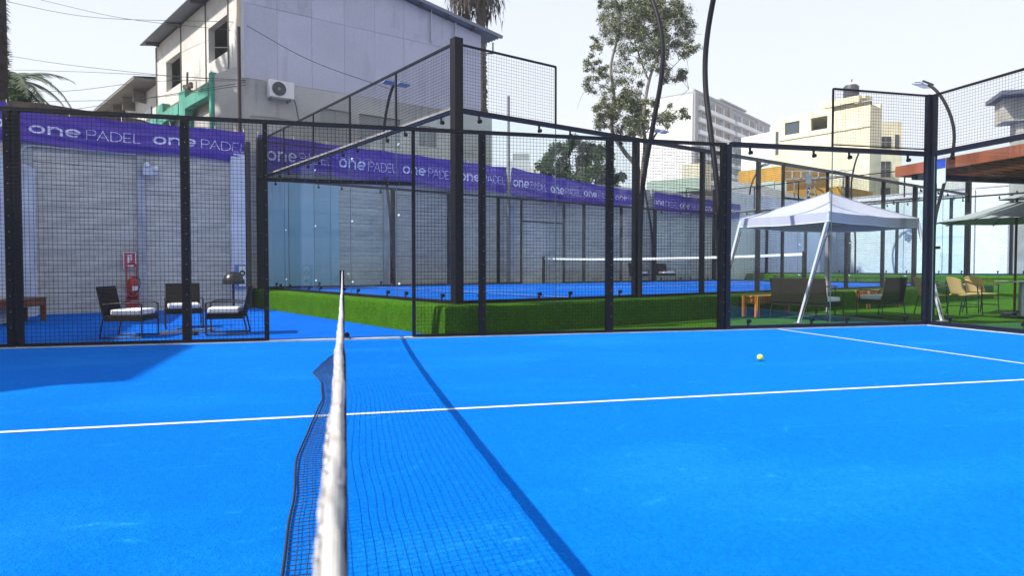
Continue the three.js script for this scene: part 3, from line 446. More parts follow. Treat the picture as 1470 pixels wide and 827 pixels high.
  part('wall', new G().bar(loc(.12, LN + .1, 4.5), loc(.12, 18.2, 4.5), .2, 8.95), plaster, q); part('eave', new G().bar(loc(-.35, LN + .12, 9.12), loc(-.35, 18.2, 9.12), 1.0, .1), mat({ color: lin(.16, .15, .14) }), q); part('roof', new G().quad(loc(-.85, LN + .12, 9.2), loc(-.85, 18.2, 9.2), loc(4.5, 18.2, 9.9), loc(4.5, LN + .12, 9.9)), roofM, q);
  for (const t of [11.6, 13.6, 15.6, 17.6]) part('corbel', new G().bar(loc(-.5, t, 8.75), loc(0, t, 8.75), .16, .55), mat({ color: lin(.14, .12, .1) }), q);
  for (const [t, y] of [[10.6, 7.6], [13.2, 7.45]]) part('window', new G().bar(loc(-.01, t, y), loc(-.01, t + .8, y), .05, 1.1), M.window, q);
  // teal annex in front of the facade
  const a = thing('teal_annex', 'unfinished teal concrete frame leaning against the warehouse facade', 'building'); const teal = mat({ map: stainTex(70, .5, .66, [.52, 1.0, .88], 3), roughness: .85 }), dirt = mat({ color: lin(.13, .095, .075), roughness: 1 });
  part('side_wall', new G().bar(loc(-.3, 1.36, 3.8), loc(-.04, -.12, 3.8), .1, 7.5), base, a);
  for (const [t, w, y] of [[1.5, .22, 7.62], [4.65, .75, 7.62], [7.6, .8, 7.62]]) part('pillar', new G().bar(loc(-.3, t - w / 2, y / 2), loc(-.3, t + w / 2, y / 2), .3, y), teal, a);
  for (const [t0, t1, y] of [[1.62, 4.26, 7.25], [5.04, 7.18, 7.2], [8.02, 10.2, 7.2]]) { part('beam', new G().bar(loc(-.33, t0, y - .18), loc(-.33, t1, y - .18), .3, .4), teal, a); part('rubble', new G().bar(loc(-.2, t0, y + .1), loc(-.2, t1, y + .1), .25, .22), dirt, a); part('recess_wall', new G().bar(loc(-.1, t0, 3.4), loc(-.1, t1, 3.4), .1, 6.4), base, a); }
  const rub = new G(); for (let i = 0; i < 14; i++) rub.add(new THREE.IcosahedronGeometry(rr(.05, .12), 0), new THREE.Matrix4().setPosition(loc(-.3, 4.3 + rr(-.3, .5), 7.62 + rr(0, .12 + .1 * (i % 3))))); rub.bar(loc(-.3, 4.5, 7.7), loc(-.28, 4.5, 8.3), .1, .06); part('rubble_pile', rub, dirt, a);
  // air conditioner
  const u = thing('air_conditioner', 'white outdoor air conditioner unit hung on the warehouse gable', 'air conditioner', loc(1.22, -.24, 6.66), C2.a);
  part('casing', new G().rbox(0, .29, 0, .82, .56, .3, .02), mat({ color: lin(.68, .67, .64), roughness: .5 }), u); const fan = part('fan_guard', new G().add(new THREE.CylinderGeometry(.23, .23, .02, 32).rotateX(Math.PI / 2).translate(-.1, .29, .155)), mat({ color: lin(.03, .03, .035), roughness: .6 }), u);
  const rg = new G(); for (const r of [.06, .1, .14, .18, .225]) rg.add(new THREE.TorusGeometry(r, .005, 5, 32).translate(-.1, .29, .172)); part('guard_ring', rg, M.grey, fan); part('fan_hub', new G().add(new THREE.CylinderGeometry(.045, .045, .03, 14).rotateX(Math.PI / 2).translate(-.1, .29, .165)), M.grey, fan);
  part('bracket', new G().box(-.3, -.03, -.05, .04, .06, .45).box(.3, -.03, -.05, .04, .06, .45), M.grey, u); part('pipe', new G().tube([V(.42, .1, 0), V(.5, -.1, 0), V(.56, -.5, .05), V(.6, -.66, .05)], .025, 6), mat({ color: lin(.12, .12, .12) }), u);
}
// rusty pole with wire beside the white column, thin pole on the back wall
{ const o = thing('steel_pole', 'thin rusty pole rising beside the white column', 'pole'); const b = c2(-.72, 9.2); part('shaft', new G().cyl(b.clone(), b.clone().setY(7.15), .05, .045, 8), mat({ color: lin(.05, .03, .028), roughness: .8 }), o);
  const o2 = thing('steel_pole', 'slender grey pole standing behind the long purple banner', 'pole'); const p = onPlane(730, 138, c2(0, 10.4), E1), q = c2(p[0], 10.4); part('shaft', new G().cyl(q.clone(), q.clone().setY(p[1]), .05, .05, 8), mat({ color: lin(.2, .19, .2), roughness: .6 }), o2); }
// overhead cables
{ const lines = [[[0, 0, 26], [110, 22, 26], [345, 32, 22.2]], [[60, 0, 30], [165, 24, 28], [345, 45, 22.2]], [[0, 78, 30], [90, 92, 28], [235, 108, 25], [345, 116, 22]], [[0, 100, 34], [110, 103, 30], [353, 115, 18.5]], [[0, 128, 30], [90, 131, 27], [220, 117, 22], [353, 116, 18.4]], [[70, 146, 28], [200, 142, 24], [353, 122, 18.4]], [[355, 37, 18.2], [440, 84, 20], [560, 128, 24]], [[90, 160, 26], [250, 135, 20], [353, 118, 18.4]]];
  for (const l of lines) { const o = thing('overhead_cable', 'thin dark overhead cable strung across the sky to the warehouse', 'cable', V(0, 0, 0), 0, 'overhead cables'); part('cable', new G().tube(l.map(([u, v, z]) => at(u, v, z)), .009, 4, 10), M.black, o); } }
// unseen block added outside the frame, footprint drawn from the shadow it must cast
{ const Hh = 10.6, sh = ([x, z]) => [x - .9 * Hh, z + .13 * Hh]; const fp = [[-1.83, -6.9], [-1.87, -9.75], [-3.05, -10.6], [-3.6, -13.5], [-3.9, -16.2], [-5.2, -21.5], [-16, -21.5], [-16, -6.2], [-2.75, -6.5], [-2.35, -6.85]].map(sh);
  const o = thing('shadow_block', 'unseen block added past the near court to cast the shadow over its corner', 'building'); const s = new THREE.Shape(fp.map(([x, z]) => new THREE.Vector2(x, -z))); part('wall', boxUV(new THREE.ExtrudeGeometry(s, { depth: Hh, bevelEnabled: false }).rotateX(-Math.PI / 2)), mat({ map: stainTex(77, .62, .75, [1, .97, .92], 5), roughness: .9 }), o); }
// brown shed roof behind the left wall
{ const o = thing('shed_roof', 'brown weathered shed roof showing above the left banner', 'roof'); const a = at(-30, 141, 19.5), b = at(60, 148, 20), c = at(205, 172, 21), d = at(205, 195, 21), e = at(-30, 200, 19.5); const g = new G(); const bk = V(fwd.x, 0, fwd.z).multiplyScalar(3); g.quad(e, d, c, b).tri(e, b, a).quad(a, b, b.clone().add(bk), a.clone().add(bk)).quad(b, c, c.clone().add(bk), b.clone().add(bk)); part('cladding', g, mat({ map: stainTex(80, .3, .42, [1, .88, .75], 1.5), roughness: .95 }), o);
  part('post', new G().cyl(d.clone().setY(0), d.clone(), .08).cyl(e.clone().setY(0), e.clone(), .08), mat({ color: lin(.1, .07, .05) }), o); }
// ------------------------------------------------------------------ city behind
function block(name, label, cat, P, d, w, depth, h, m, opts = {}) { // box building: P corner on the ground, d direction of the seen face, depth away from the camera
  const o = thing(name, label, cat, P, Math.atan2(-d[1], d[0]), opts.group); part('wall', new G().box(w / 2, h / 2, -depth / 2, w, h, depth), m, o); return o; }
const dirOf = (a, b) => { const x = b.x - a.x, z = b.z - a.z, L = Math.hypot(x, z); return [x / L, z / L, L]; };
{ // apartment tower
  const A = at(993, 383, 160).setY(0), B = at(1102, 383, 200).setY(0), d = dirOf(A, B), HH = 42.5;
  const wallM = mat({ color: lin(.27, .275, .285), roughness: .85 }), whiteM = mat({ color: lin(.78, .78, .8), roughness: .7 }), brownM = mat({ color: lin(.22, .16, .135), roughness: .8 });
  const o = block('apartment_tower', 'tall grey apartment tower with white balconies and brown panels', 'building', A, d, d[2], 15, HH, wallM);
  part('side_wall', new G().box(-.15, HH / 2, -7.5, .25, HH - 1, 14.8), whiteM, o); part('roof_house', new G().box(30, HH + 1.2, -6, 14, 2.4, 6), wallM, o); part('roof_slab', new G().box(30, HH + 2.6, -6, 18, .4, 8), wallM, o); part('parapet', new G().box(d[2] / 2, HH + .3, .1, d[2], .6, .3), wallM, o);
  const slab = new G().box(0, 0, .5, 5.2, .95, 1.1).build(), rl = new G().box(0, 0, 0, 1.7, 1.9, .12).build(), br = new G().box(0, 0, 0, 1.2, 2.5, .14).build(), pier = new G().box(0, 0, 0, 1.6, HH, .5).build(), rec = new G().box(0, 0, 0, 5.2, 2.2, .1).build(), dk = mat({ color: lin(.12, .12, .14), roughness: .5 });
  for (const x of [.8, 21.8, 42]) { const p = part('pier', pier, wallM, o); p.position.set(x, HH / 2, .25); }
  for (let k = 0; k < 11; k++) { const y = HH - 2.6 - k * 2.85; for (let i = 0; i < 8; i++) { const x = 4.4 + i * 5.35 + (i > 3 ? 1.6 : 0); if (x > d[2] - 2) continue; const t = i % 4;
    const r = part('recess', rec, t < 2 ? wallM : brownM, o); r.position.set(x, y + .6, .03);
    const s = part('balcony', slab, whiteM, o); s.position.set(x, y - .9, 0); for (const q of [-1.4, 1.3]) { const w = part(hash(i, k, q * 7 | 0) < .3 && t > 1 ? 'panel' : 'window', t > 1 && q < 0 ? br : rl, t > 1 && q < 0 ? brownM : (hash(i, k, 3) < .5 ? dk : M.window), o); w.position.set(x + q, y + .55, .12); } const wv = part('pier_strip', br, whiteM, o); wv.position.set(x + 2.75, y + .4, .1); wv.scale.set(.35, 1, 1); } }
}
block('white_block', 'plain white building between the apartment tower and the cream block', 'building', at(1062, 383, 92).setY(0), dirOf(at(1062, 383, 92), at(1122, 383, 86)), 6.2, 8, 18.6, mat({ map: stainTex(90, .88, .95, [1, 1, 1], 6), roughness: .8 }));
{ // cream block: long face along the club's cross direction, shaded face along its long direction
  const K = at(1245, 383, 58).setY(0), nd = [-E2[0], -E2[1]], cream = mat({ map: stainTex(92, .83, .93, [1, .965, .83], 7), roughness: .85 });
  const fc = (u, v) => { const q = onPlane(u, v, K, E2); return [q[0], q[1]]; }; // distance from the corner, height
  const rot = Math.atan2(E2[1], -E2[0]); // local x runs from far end to the corner
  const o = thing('cream_block', 'pale cream plastered block with a roof terrace and a dark window opening', 'building', K, rot);
  const [L] = fc(1118, 200), top = fc(1245, 151)[1], topL = fc(1122, 169)[1];
  const wl = (x0, x1, y0, y1, dep = .3, nm = 'wall', m = cream, z = 0) => part(nm, new G().box(-(x0 + x1) / 2, (y0 + y1) / 2, z - dep / 2, Math.abs(x1 - x0), y1 - y0, dep), m, o);
  const w1 = [fc(1126, 177), fc(1147, 191)], w2 = [fc(1163, 170), fc(1187, 183)]; const ya = Math.min(w1[1][1], w2[1][1]), yb = Math.max(w1[0][1], w2[0][1]);
  wl(0, L, 0, ya, .3); wl(0, L, yb, topL, .3); wl(0, w2[1][0], ya, yb); wl(w2[0][0], w1[1][0], ya, yb); wl(w1[0][0], L, ya, yb);
  wl(0, fc(1196, 200)[0], topL, top, .3, 'parapet');
  const wa = wl(w1[1][0], w1[0][0], ya, yb, .05, 'window', M.window, -.1);
  wl(-.02, L, ya - .45, ya - .32, .12, 'ledge', cream, .1);
  part('side_wall', new G().box(-.15, top / 2, -1.05, .3, top, 1.5), cream, o); part('rear_wall', new G().box(-1.6, topL / 2, -1.95, 3.2, topL, .3), cream, o); part('rear_wall', new G().box(-(L + 3.2) / 2, topL / 2, -5.2, L - 3.2, topL, .3), cream, o); part('partition', new G().box(-3.2, topL / 2, -3.5, .2, topL - .2, 3.1), cream, o); part('partition', new G().box(-L + .12, topL / 2, -2.6, .2, topL - .2, 4.9), cream, o); part('upper_floor', new G().box(-(L + 3.2) / 2, ya - 1, -2.7, L - 3.5, .2, 4.7), cream, o); part('ceiling', new G().box(-(L + 3.2) / 2, topL - .25, -3.4, L - 3.5, .2, 3.3), cream, o); part('roof', new G().box(-L / 2, topL - .2, -1.05, L - .7, .2, 1.48), cream, o);
  // rooftop frame and water tank
  const rf = fc(1176, 150), rt = fc(1232, 136); part('terrace_beam', new G().box(-(rf[0] + rt[0]) / 2, rt[1] - .3, -.3, rf[0] - rt[0], .55, .5), cream, o); for (const x of [rf[0] - .2, rt[0] + .2]) part('terrace_pillar', new G().box(-x, (topL + rt[1]) / 2 - .2, -.3, .4, rt[1] - topL - .3, .4), cream, o); part('terrace_slab', new G().box(-(rt[0] + .9), rt[1] - .1, -1.2, 2.4, .2, 1.3), cream, o);
  const lw = fc(1107, 183); part('low_wing', new G().box(-(L + lw[0]) / 2 - .02, lw[1] / 2, -1, lw[0] - L, lw[1], 1.9), cream, o); part('slot_window', new G().box(-L - .25, lw[1] - 1.6, -.06, .3, 2.2, .1), M.window, o);
  const tk = thing('water_tank', 'black plastic water tank with pale lid on the cream block roof', 'water tank'); o.updateMatrixWorld(); tk.position.copy(V(-(fc(1212, 140)[0]), rt[1] + .03, -1.1).applyMatrix4(o.matrixWorld));
  part('tank', new THREE.LatheGeometry([[.0, 0], [.62, 0], [.66, .08], [.64, .45], [.67, .5], [.64, .55], [.64, 1.05], [.5, 1.2]].map(p => new THREE.Vector2(...p)), 24), mat({ color: lin(.035, .035, .05), roughness: .5 }), tk); part('lid', new THREE.LatheGeometry([[.64, 1.05], [.45, 1.25], [.2, 1.38], [.18, 1.45], [0, 1.46]].map(p => new THREE.Vector2(...p)), 24), mat({ color: lin(.5, .5, .5) }), tk); part('vent', new G().bar(V(0, 1.45, 0), V(.08, 1.75, 0), .06, .06), M.black, tk);
  // annex to the right
  const a0 = at(1258, 383, 66).setY(0), dd = [rgt.x, rgt.z, 2.25], an = block('cream_annex', 'narrow cream annex with dark gridded windows right of the cream block', 'building', a0, dd, dd[2], 2.2, 15.2, cream); for (const [y, h] of [[13.2, 1.6], [10.6, 2.2], [8.1, 2]]) { const w = part('window', new G().box(.62, y, .02, 1.05, h * .7, .1), mat({ color: lin(.02, .022, .025), roughness: .4 }), an); part('mullion', new G().box(.62, y, .08, .05, h * .7, .03).box(.62, y, .08, 1.05, .05, .03), M.grey, w); } part('side_window', new G().box(1.75, 13.3, .02, .4, 1.3, .06), M.window, an);
}
block('white_hall', 'low white hall with flat grey roof behind the pergola', 'building', at(1288, 383, 50).setY(0), dirOf(at(1288, 383, 50), at(1345, 383, 47)), 8, 6, 8, mat({ color: lin(.72, .74, .76), roughness: .7 }));
{ // ochre building and grey roofs
  const oc = mat({ map: stainTex(95, .7, .82, [1, .74, .22], 5), roughness: .85 }); const a = at(1058, 383, 52).setY(0), b = at(1125, 383, 49).setY(0), d = dirOf(a, b); const o = block('ochre_building', 'ochre yellow building with a pale window band behind the raised court', 'building', a, d, d[2], 6, 8.4, oc);
  part('window', new G().box(d[2] * .62, 6.9, .03, 1.3, .9, .1), mat({ color: lin(.45, .55, .55), roughness: .2 }), o); part('second_window', new G().box(d[2] * .92, 6.8, .03, .9, .9, .1), mat({ color: lin(.45, .55, .55), roughness: .2 }), o);
  const a2 = at(1119, 383, 46).setY(0), b2 = at(1205, 383, 43).setY(0), d2 = dirOf(a2, b2); block('ochre_wing', 'ochre yellow wing lying under a steel roof frame', 'building', a2, d2, d2[2], 5, 6.2, oc);
  const r = thing('steel_canopy', 'light steel roof frame above the ochre wing', 'roof'); const g = new G(); for (let i = 0; i < 9; i++) { const t = i / 8, p = at(1124 + 100 * t, 246 - 2 * t, 44 - 2 * t), q = at(1124 + 100 * t, 258 - 6 * t, 39 - 2 * t); g.bar(p, q, .06, .06); if (i) { g.bar(at(1124 + 100 * (t - .125), 246, 44), p, .06, .06); g.bar(at(1124 + 100 * (t - .125), 258 - 6 * (t - .125), 39), q, .08, .08); } } part('frame', g, M.grey, r);
  const lg = new G(); for (const [u, v, z] of [[1140, 262, 40], [1170, 260, 39.5], [1210, 258, 38.5]]) { const p = at(u, v - 6, z); lg.cyl(p.clone().setY(0), p, .05); } part('column', lg, M.grey, r);
  const gr = thing('grey_roof', 'weathered grey corrugated roof below the ochre building', 'roof'); const q = [at(1040, 258, 45), at(1100, 268, 44), at(1200, 296, 42), at(1200, 312, 37), at(1040, 300, 38)]; part('sheet', new G().quad(q[0], q[1], q[2], q[3]).tri(q[0], q[3], q[4]), mat({ map: stainTex(97, .5, .6, [.98, .98, 1], 1.2), roughness: .8, }), gr); part('wall', new G().quad(q[4], q[3], q[3].clone().setY(0), q[4].clone().setY(0)).quad(q[0], q[4], q[4].clone().setY(0), q[0].clone().setY(0)).quad(q[3], q[2], q[2].clone().setY(0), q[3].clone().setY(0)), mat({ color: lin(.35, .36, .37) }), gr);
}
{ const a = at(928, 383, 60).setY(0), b = at(1012, 383, 57).setY(0), d = dirOf(a, b), o = block('green_parapet_house', 'low house with pale green parapet behind the back wall', 'building', a, d, d[2], 7, 6.5, mat({ map: stainTex(98, .6, .72, [.9, .92, .86], 4) })); part('parapet', new G().box(d[2] / 2, 8.1, -.1, d[2], 1.1, .3), mat({ color: lin(.3, .42, .37), roughness: .8 }), o); part('upper_wall', new G().box(d[2] / 2, 7, -3.5, d[2] - .5, 1.2, 6), mat({ color: lin(.08, .08, .09) }), o); part('stair_house', new G().box(d[2] * .68, 8.9, -2.5, 1.9, 2.4, 2), mat({ color: lin(.6, .58, .46) }), o); }
block('pale_house', 'pale flat house on the skyline beside the slender pole', 'building', at(728, 383, 112).setY(0), [rgt.x, rgt.z], 3.8, 6, 18.8, mat({ color: lin(.55, .58, .62) }));
block('cream_house', 'distant cream house at the edge of the bushy tree', 'building', at(761, 383, 125).setY(0), [rgt.x, rgt.z], 4.6, 8, 19.5, mat({ color: lin(.75, .72, .62) }));
block('grey_tank_house', 'small dark grey rooftop room on the far skyline', 'building', at(736, 383, 118).setY(0), [rgt.x, rgt.z], 2.9, 4, 20.9, mat({ color: lin(.3, .31, .33) }));
{ // unfinished building at the right edge
  const a = at(1449, 383, 30).setY(0), o = thing('unfinished_building', 'unfinished grey block with dark overhanging roof slab beyond the pergola', 'building', a, -YAW - .35); const c = mat({ map: stainTex(99, .6, .72, [1, .97, .9], 2), roughness: .9 }), br = mat({ color: lin(.35, .17, .1), roughness: .9 });
  part('column', new G().box(.45, 3.9, 0, .9, 7.7, .8), c, o); part('upper_wall', new G().box(1.6, 7.9, 0, 4.3, 1.0, 1.2), c, o); part('roof_slab', new G().box(1.6, 8.52, .1, 4.8, .18, 2.2), mat({ color: lin(.1, .1, .14) }), o); part('brick_wall', new G().box(2.2, 3.6, -.3, 2.6, 7, .4), br, o); part('rebar', new G().bar(V(-.3, 6.3, .3), V(.7, 6.45, .5), .05, .05).bar(V(-.3, 5.2, .3), V(.8, 5.3, .5), .05, .05), M.black, o); }

// ------------------------------------------------------------------ vegetation
function leafCloud(clumps, len, wid, cols, droop = 0) { // clumps: [centre, radius, count, yscale]
  const pos = [], nor = [], col = []; const a = V(), b = V(), c = V(), n = V(), t = V();
  for (const [C, R, cnt, ys = .8] of clumps) for (let i = 0; i < cnt; i++) {
    t.set(rr(-1, 1), rr(-1, 1), rr(-1, 1)); if (t.lengthSq() > 1) { i--; continue; } const rad = R * (.45 + .75 * rnd()); t.multiplyScalar(rad); t.y *= ys; t.add(C);
    a.set(rr(-1, 1), rr(-1, .7) - droop, rr(-1, 1)).normalize(); b.set(rr(-1, 1), rr(-1, 1), rr(-1, 1)).cross(a).normalize(); n.crossVectors(a, b); if (n.y < 0) n.negate();
    const L = len * rr(.6, 1.3), w = wid * rr(.6, 1.3), cc = cols[Math.floor(rnd() * cols.length)], k = rr(.75, 1.2);
    const p0 = t.clone(), p1 = t.clone().addScaledVector(a, L * .5).addScaledVector(b, w * .5), p2 = t.clone().addScaledVector(a, L), p3 = t.clone().addScaledVector(a, L * .5).addScaledVector(b, -w * .5);
    for (const q of [p0, p1, p2, p0, p2, p3]) { pos.push(q.x, q.y, q.z); nor.push(n.x, n.y, n.z); col.push(cc[0] * k, cc[1] * k, cc[2] * k); }
  }
  const g = new THREE.BufferGeometry(); g.setAttribute('position', new THREE.Float32BufferAttribute(pos, 3)); g.setAttribute('normal', new THREE.Float32BufferAttribute(nor, 3)); g.setAttribute('color', new THREE.Float32BufferAttribute(col, 3)); g.setAttribute('uv', new THREE.Float32BufferAttribute(new Float32Array(pos.length / 3 * 2), 2)); return g;
}
const leafM = new THREE.MeshPhysicalMaterial({ vertexColors: true, roughness: .9, transmission: .35, thickness: 0, specularIntensity: .3, side: THREE.DoubleSide });
const bark = mat({ map: stainTex(110, .36, .56, [1, .93, .86], .8), roughness: .95 });
{ // tall sparse tree
  const Z = 33, base = at(910, 300, Z).setY(0), o = thing('eucalyptus_tree', 'tall sparse tree with pale branching trunks behind the back wall', 'tree', base); const L = p => p.clone().sub(base);
  const z3 = (x, y, dz = 0) => L(at(700 + x / 3.675, y / 3.675, Z + dz));
  const tr = new G(); const limb = (pts, r0, r1) => { const c = new THREE.CatmullRomCurve3(pts), n = pts.length * 4; for (let i = 0; i < n; i++) tr.cyl(c.getPoint(i / n), c.getPoint((i + 1.08) / n > 1 ? 1 : (i + 1.08) / n), (r0 + (r1 - r0) * i / n) * .45, (r0 + (r1 - r0) * (i + 1) / n) * .45, 7, true); return c; };
  const stems = [limb([V(0, 0, 0), z3(790, 900), z3(720, 800), z3(655, 690), z3(665, 500), z3(650, 350), z3(690, 180), z3(700, 40), z3(720, -60)], .3, .05), limb([V(.2, 0, .2), z3(800, 950, .5), z3(790, 850, 1), z3(770, 700, 1), z3(760, 560, 1)], .26, .08), limb([V(.3, 0, -.2), z3(815, 950, -1), z3(830, 760, -1), z3(820, 640, -1.2), z3(850, 430, -1), z3(905, 260, -1), z3(930, 100, -.6), z3(940, -50, 0)], .3, .05), limb([z3(835, 700, -1), z3(900, 620, -.5), z3(960, 560, 0), z3(1060, 470, .3)], .07, .02), limb([z3(850, 430, -1), z3(800, 300, 0), z3(770, 180, .4), z3(800, 20, .5)], .1, .03), limb([z3(905, 260, -1), z3(980, 200, -.6), z3(1050, 180, -.3), z3(1130, 182, 0)], .07, .012), limb([z3(830, 700, -1), z3(900, 690, -.5), z3(960, 680, 0)], .04, .015), limb([z3(655, 480), z3(560, 440), z3(500, 500, .2), z3(470, 580, .2)], .05, .01), limb([z3(870, 350, -1), z3(940, 380, -.6), z3(1040, 300, -.3), z3(1060, 380, 0)], .06, .012)];
  const cl = [[680, 40, 60, .9], [720, 110, 60, 1], [650, 100, 40, .6], [640, 190, 45, .7], [600, 20, 14, .5], [570, 235, 26, .8], [555, 330, 28, 1], [600, 380, 24, .8], [690, 220, 45, .6], [760, 60, 60, 1], [820, 50, 60, 1], [800, 130, 55, 1], [870, 40, 50, .8], [850, 190, 55, 1], [790, 210, 45, .7], [950, 70, 55, 1], [1000, 110, 50, 1], [1000, 40, 40, .7], [970, 150, 50, 1], [1040, 200, 36, 1], [900, 240, 45, .8], [960, 220, 45, 1], [1055, 275, 30, 1], [985, 400, 38, 1], [1030, 380, 20, .6], [820, 340, 40, .5], [880, 300, 40, .6], [720, 300, 40, .5], [680, 400, 40, .45], [740, 400, 30, .35], [555, 440, 30, .9], [640, 460, 30, .5], [600, 580, 36, 1], [650, 550, 40, .9], [700, 530, 42, 1], [745, 500, 46, 1.2], [790, 550, 46, 1.1], [760, 590, 46, 1.2], [830, 590, 46, 1.1], [590, 640, 36, .9], [700, 600, 46, 1], [720, 660, 36, .9], [660, 640, 30, .6], [930, 600, 40, .9], [1025, 600, 24, .8], [950, 640, 30, .7], [830, 650, 30, .7], [920, 340, 30, .5], [760, 680, 40, .9], [800, 250, 40, .5], [870, 130, 46, .9], [920, 20, 50, .9]];
  const clumps = []; for (const [x, y, r, k] of cl) { const c = z3(x, y, rr(-1.4, 1.4)); const R = r / 3.675 * Z / F * 1.25; for (let q = 0; q < 9; q++) clumps.push([V(c.x + rr(-R, R) * 1.0, c.y + rr(-R, R) * .95, c.z + rr(-R, R) * 1.1), R * rr(.35, .75), Math.round(150 * k * (r / 45)), .85]);
    let best = null, bd = 1e9; for (const s of stems) for (let i = 0; i <= 24; i++) { const p = s.getPoint(i / 24), dd = p.distanceTo(c) + (p.y > c.y - .1 ? 1.2 : 0); if (dd < bd) { bd = dd; best = p; } } if (bd < 5) limb([best, best.clone().lerp(c, .55).add(V(0, .12, 0)), c], .03, .008); }
  part('trunk', tr, bark, o); part('crown', leafCloud(clumps, .14, .042, [[.28, .33, .17], [.35, .39, .21], [.22, .27, .14], [.44, .44, .27]], .35), leafM, o);
}
{ // dense bushy tree behind the banner
  const Z = 34, base = at(822, 300, Z).setY(0), o = thing('bushy_tree', 'round bushy green tree behind the sagging banner', 'tree', base); const tr = new G().cyl(V(0, 0, 0), V(.1, 4.6, 0), .22, .14, 8); const cl = [];
  for (const [u, v, r] of [[775, 245, 12], [790, 232, 14], [800, 218, 12], [815, 210, 13], [830, 212, 14], [845, 218, 14], [858, 225, 14], [868, 236, 14], [850, 240, 18], [830, 235, 18], [810, 238, 18], [795, 248, 14], [820, 255, 18], [845, 258, 18], [868, 256, 16], [880, 262, 12], [890, 250, 9], [770, 256, 9], [838, 272, 16], [860, 275, 16], [812, 268, 14]]) { const c = at(u, v, Z + rr(-1, 1)).sub(base), R = r * Z / F * 1.1; tr.cyl(V(.1, 4.3, 0), c, .06, .015, 5, true); for (let q = 0; q < 4; q++) cl.push([V(c.x + rr(-R, R) * .6, c.y + rr(-R, R) * .6, c.z + rr(-R, R) * .7), R * .65, 190, .85]); }
  part('trunk', tr, bark, o); part('crown', leafCloud(cl, .17, .09, [[.12, .22, .1], [.15, .27, .11], [.24, .3, .11], [.1, .19, .1]]), leafM, o); }
function frond(g, base, dir, len, droop, leaf, n = 34, wid = .03) { // feather frond with narrow leaflets on both sides
  const up = V(0, 1, 0); let p = base.clone(), d = dir.clone().normalize(); const st = len / n; let side = d.clone().cross(up).normalize();
  for (let i = 0; i < n; i++) { const q = p.clone().addScaledVector(d, st); g.rod(p, q, .014 * (1 - i / n) + .004); const t = i / n, L = leaf * Math.sin(Math.PI * Math.min(1, .18 + t * .82)) * (1 - .25 * t) + .06; if (i > 2) for (const s of [-1, 1]) { const tip = q.clone().addScaledVector(side, s * L * .75).addScaledVector(d, L * .55).add(V(0, -L * .28 + rr(-.05, .05), 0)); g.tri(p.clone().addScaledVector(d, -wid * .5), q.clone().addScaledVector(d, wid * .3), tip); } p = q; d.y -= droop * st; d.normalize(); } }
{ // shaggy palm at the left edge
  const Z = 20, o = thing('palm_trunk', 'thick shaggy palm trunk behind the left wall', 'palm tree', at(-2, 300, Z).setY(0)); const g = new G().cyl(V(0, 0, 0), V(0, 13, 0), .34, .3, 14); for (let i = 0; i < 2200; i++) { const y = rr(3.5, 12), a = rr(0, 6.3), r = .3; const c = V(Math.cos(a) * r, y, Math.sin(a) * r), tip = V(Math.cos(a) * (r + rr(.05, .18)), y + rr(-.22, .02), Math.sin(a) * (r + rr(.05, .18))); const s = V(-Math.sin(a), 0, Math.cos(a)).multiplyScalar(rr(.02, .05)); g.tri(c.clone().add(s), c.clone().sub(s), tip); } part('trunk', g, mat({ color: lin(.035, .028, .026), roughness: 1 }), o);
  const gf = new G(); for (let i = 0; i < 26; i++) { const a = i * 2.4; frond(gf, V(0, 13, 0), V(Math.cos(a), rr(.5, 1.6), Math.sin(a)), rr(2.2, 3), .45, .45); } part('crown', gf, mat({ color: lin(.05, .09, .03), roughness: .7 }), o); }
{ const b = at(0, 120, 24), o = thing('small_palm', 'small feathery palm showing above the left wall', 'palm tree', b.clone().setY(0)); part('trunk', new G().cyl(V(0, 0, 0), V(0, b.y - .4, 0), .14, .12, 10), bark, o); const gf = new G(), gd = new G(); const h = b.y - .1;
  const R = V(rgt.x, 0, rgt.z), Fw = V(fwd.x, 0, fwd.z);
  for (const [r, f, y, l, dr] of [[1, .1, .95, 3.0, .8], [1, -.3, .6, 2.7, .8], [1, .5, .75, 2.8, .85], [1, -.6, .9, 2.5, .85], [.8, .4, 1, 2.5, .6], [.5, -.6, 1.1, 2.2, .6], [1, .3, .1, 2.2, .6], [1, -.1, -.1, 2.1, .5], [-.6, .3, 1, 2.2, .6], [-1, -.2, .6, 2.3, .6], [.2, .8, .9, 2.3, .6], [.9, -.5, .25, 2.2, .6]]) frond(gf, V(0, h + rr(-.1, .3), 0), R.clone().multiplyScalar(r).addScaledVector(Fw, f).add(V(0, y, 0)), l, dr, .5, 40, .025);
  part('crown', gf, mat({ color: lin(.1, .13, .07), roughness: .7 }), o);
  const cl = []; for (const [u, v] of [[24, 128], [32, 134], [40, 139], [28, 142], [20, 134]]) cl.push([at(u, v, 23.5).sub(o.position), .32, 170, .8]); part('leaf_tufts', leafCloud(cl, .24, .04, [[.07, .15, .05], [.09, .17, .05]], .5), leafM, o, true); }
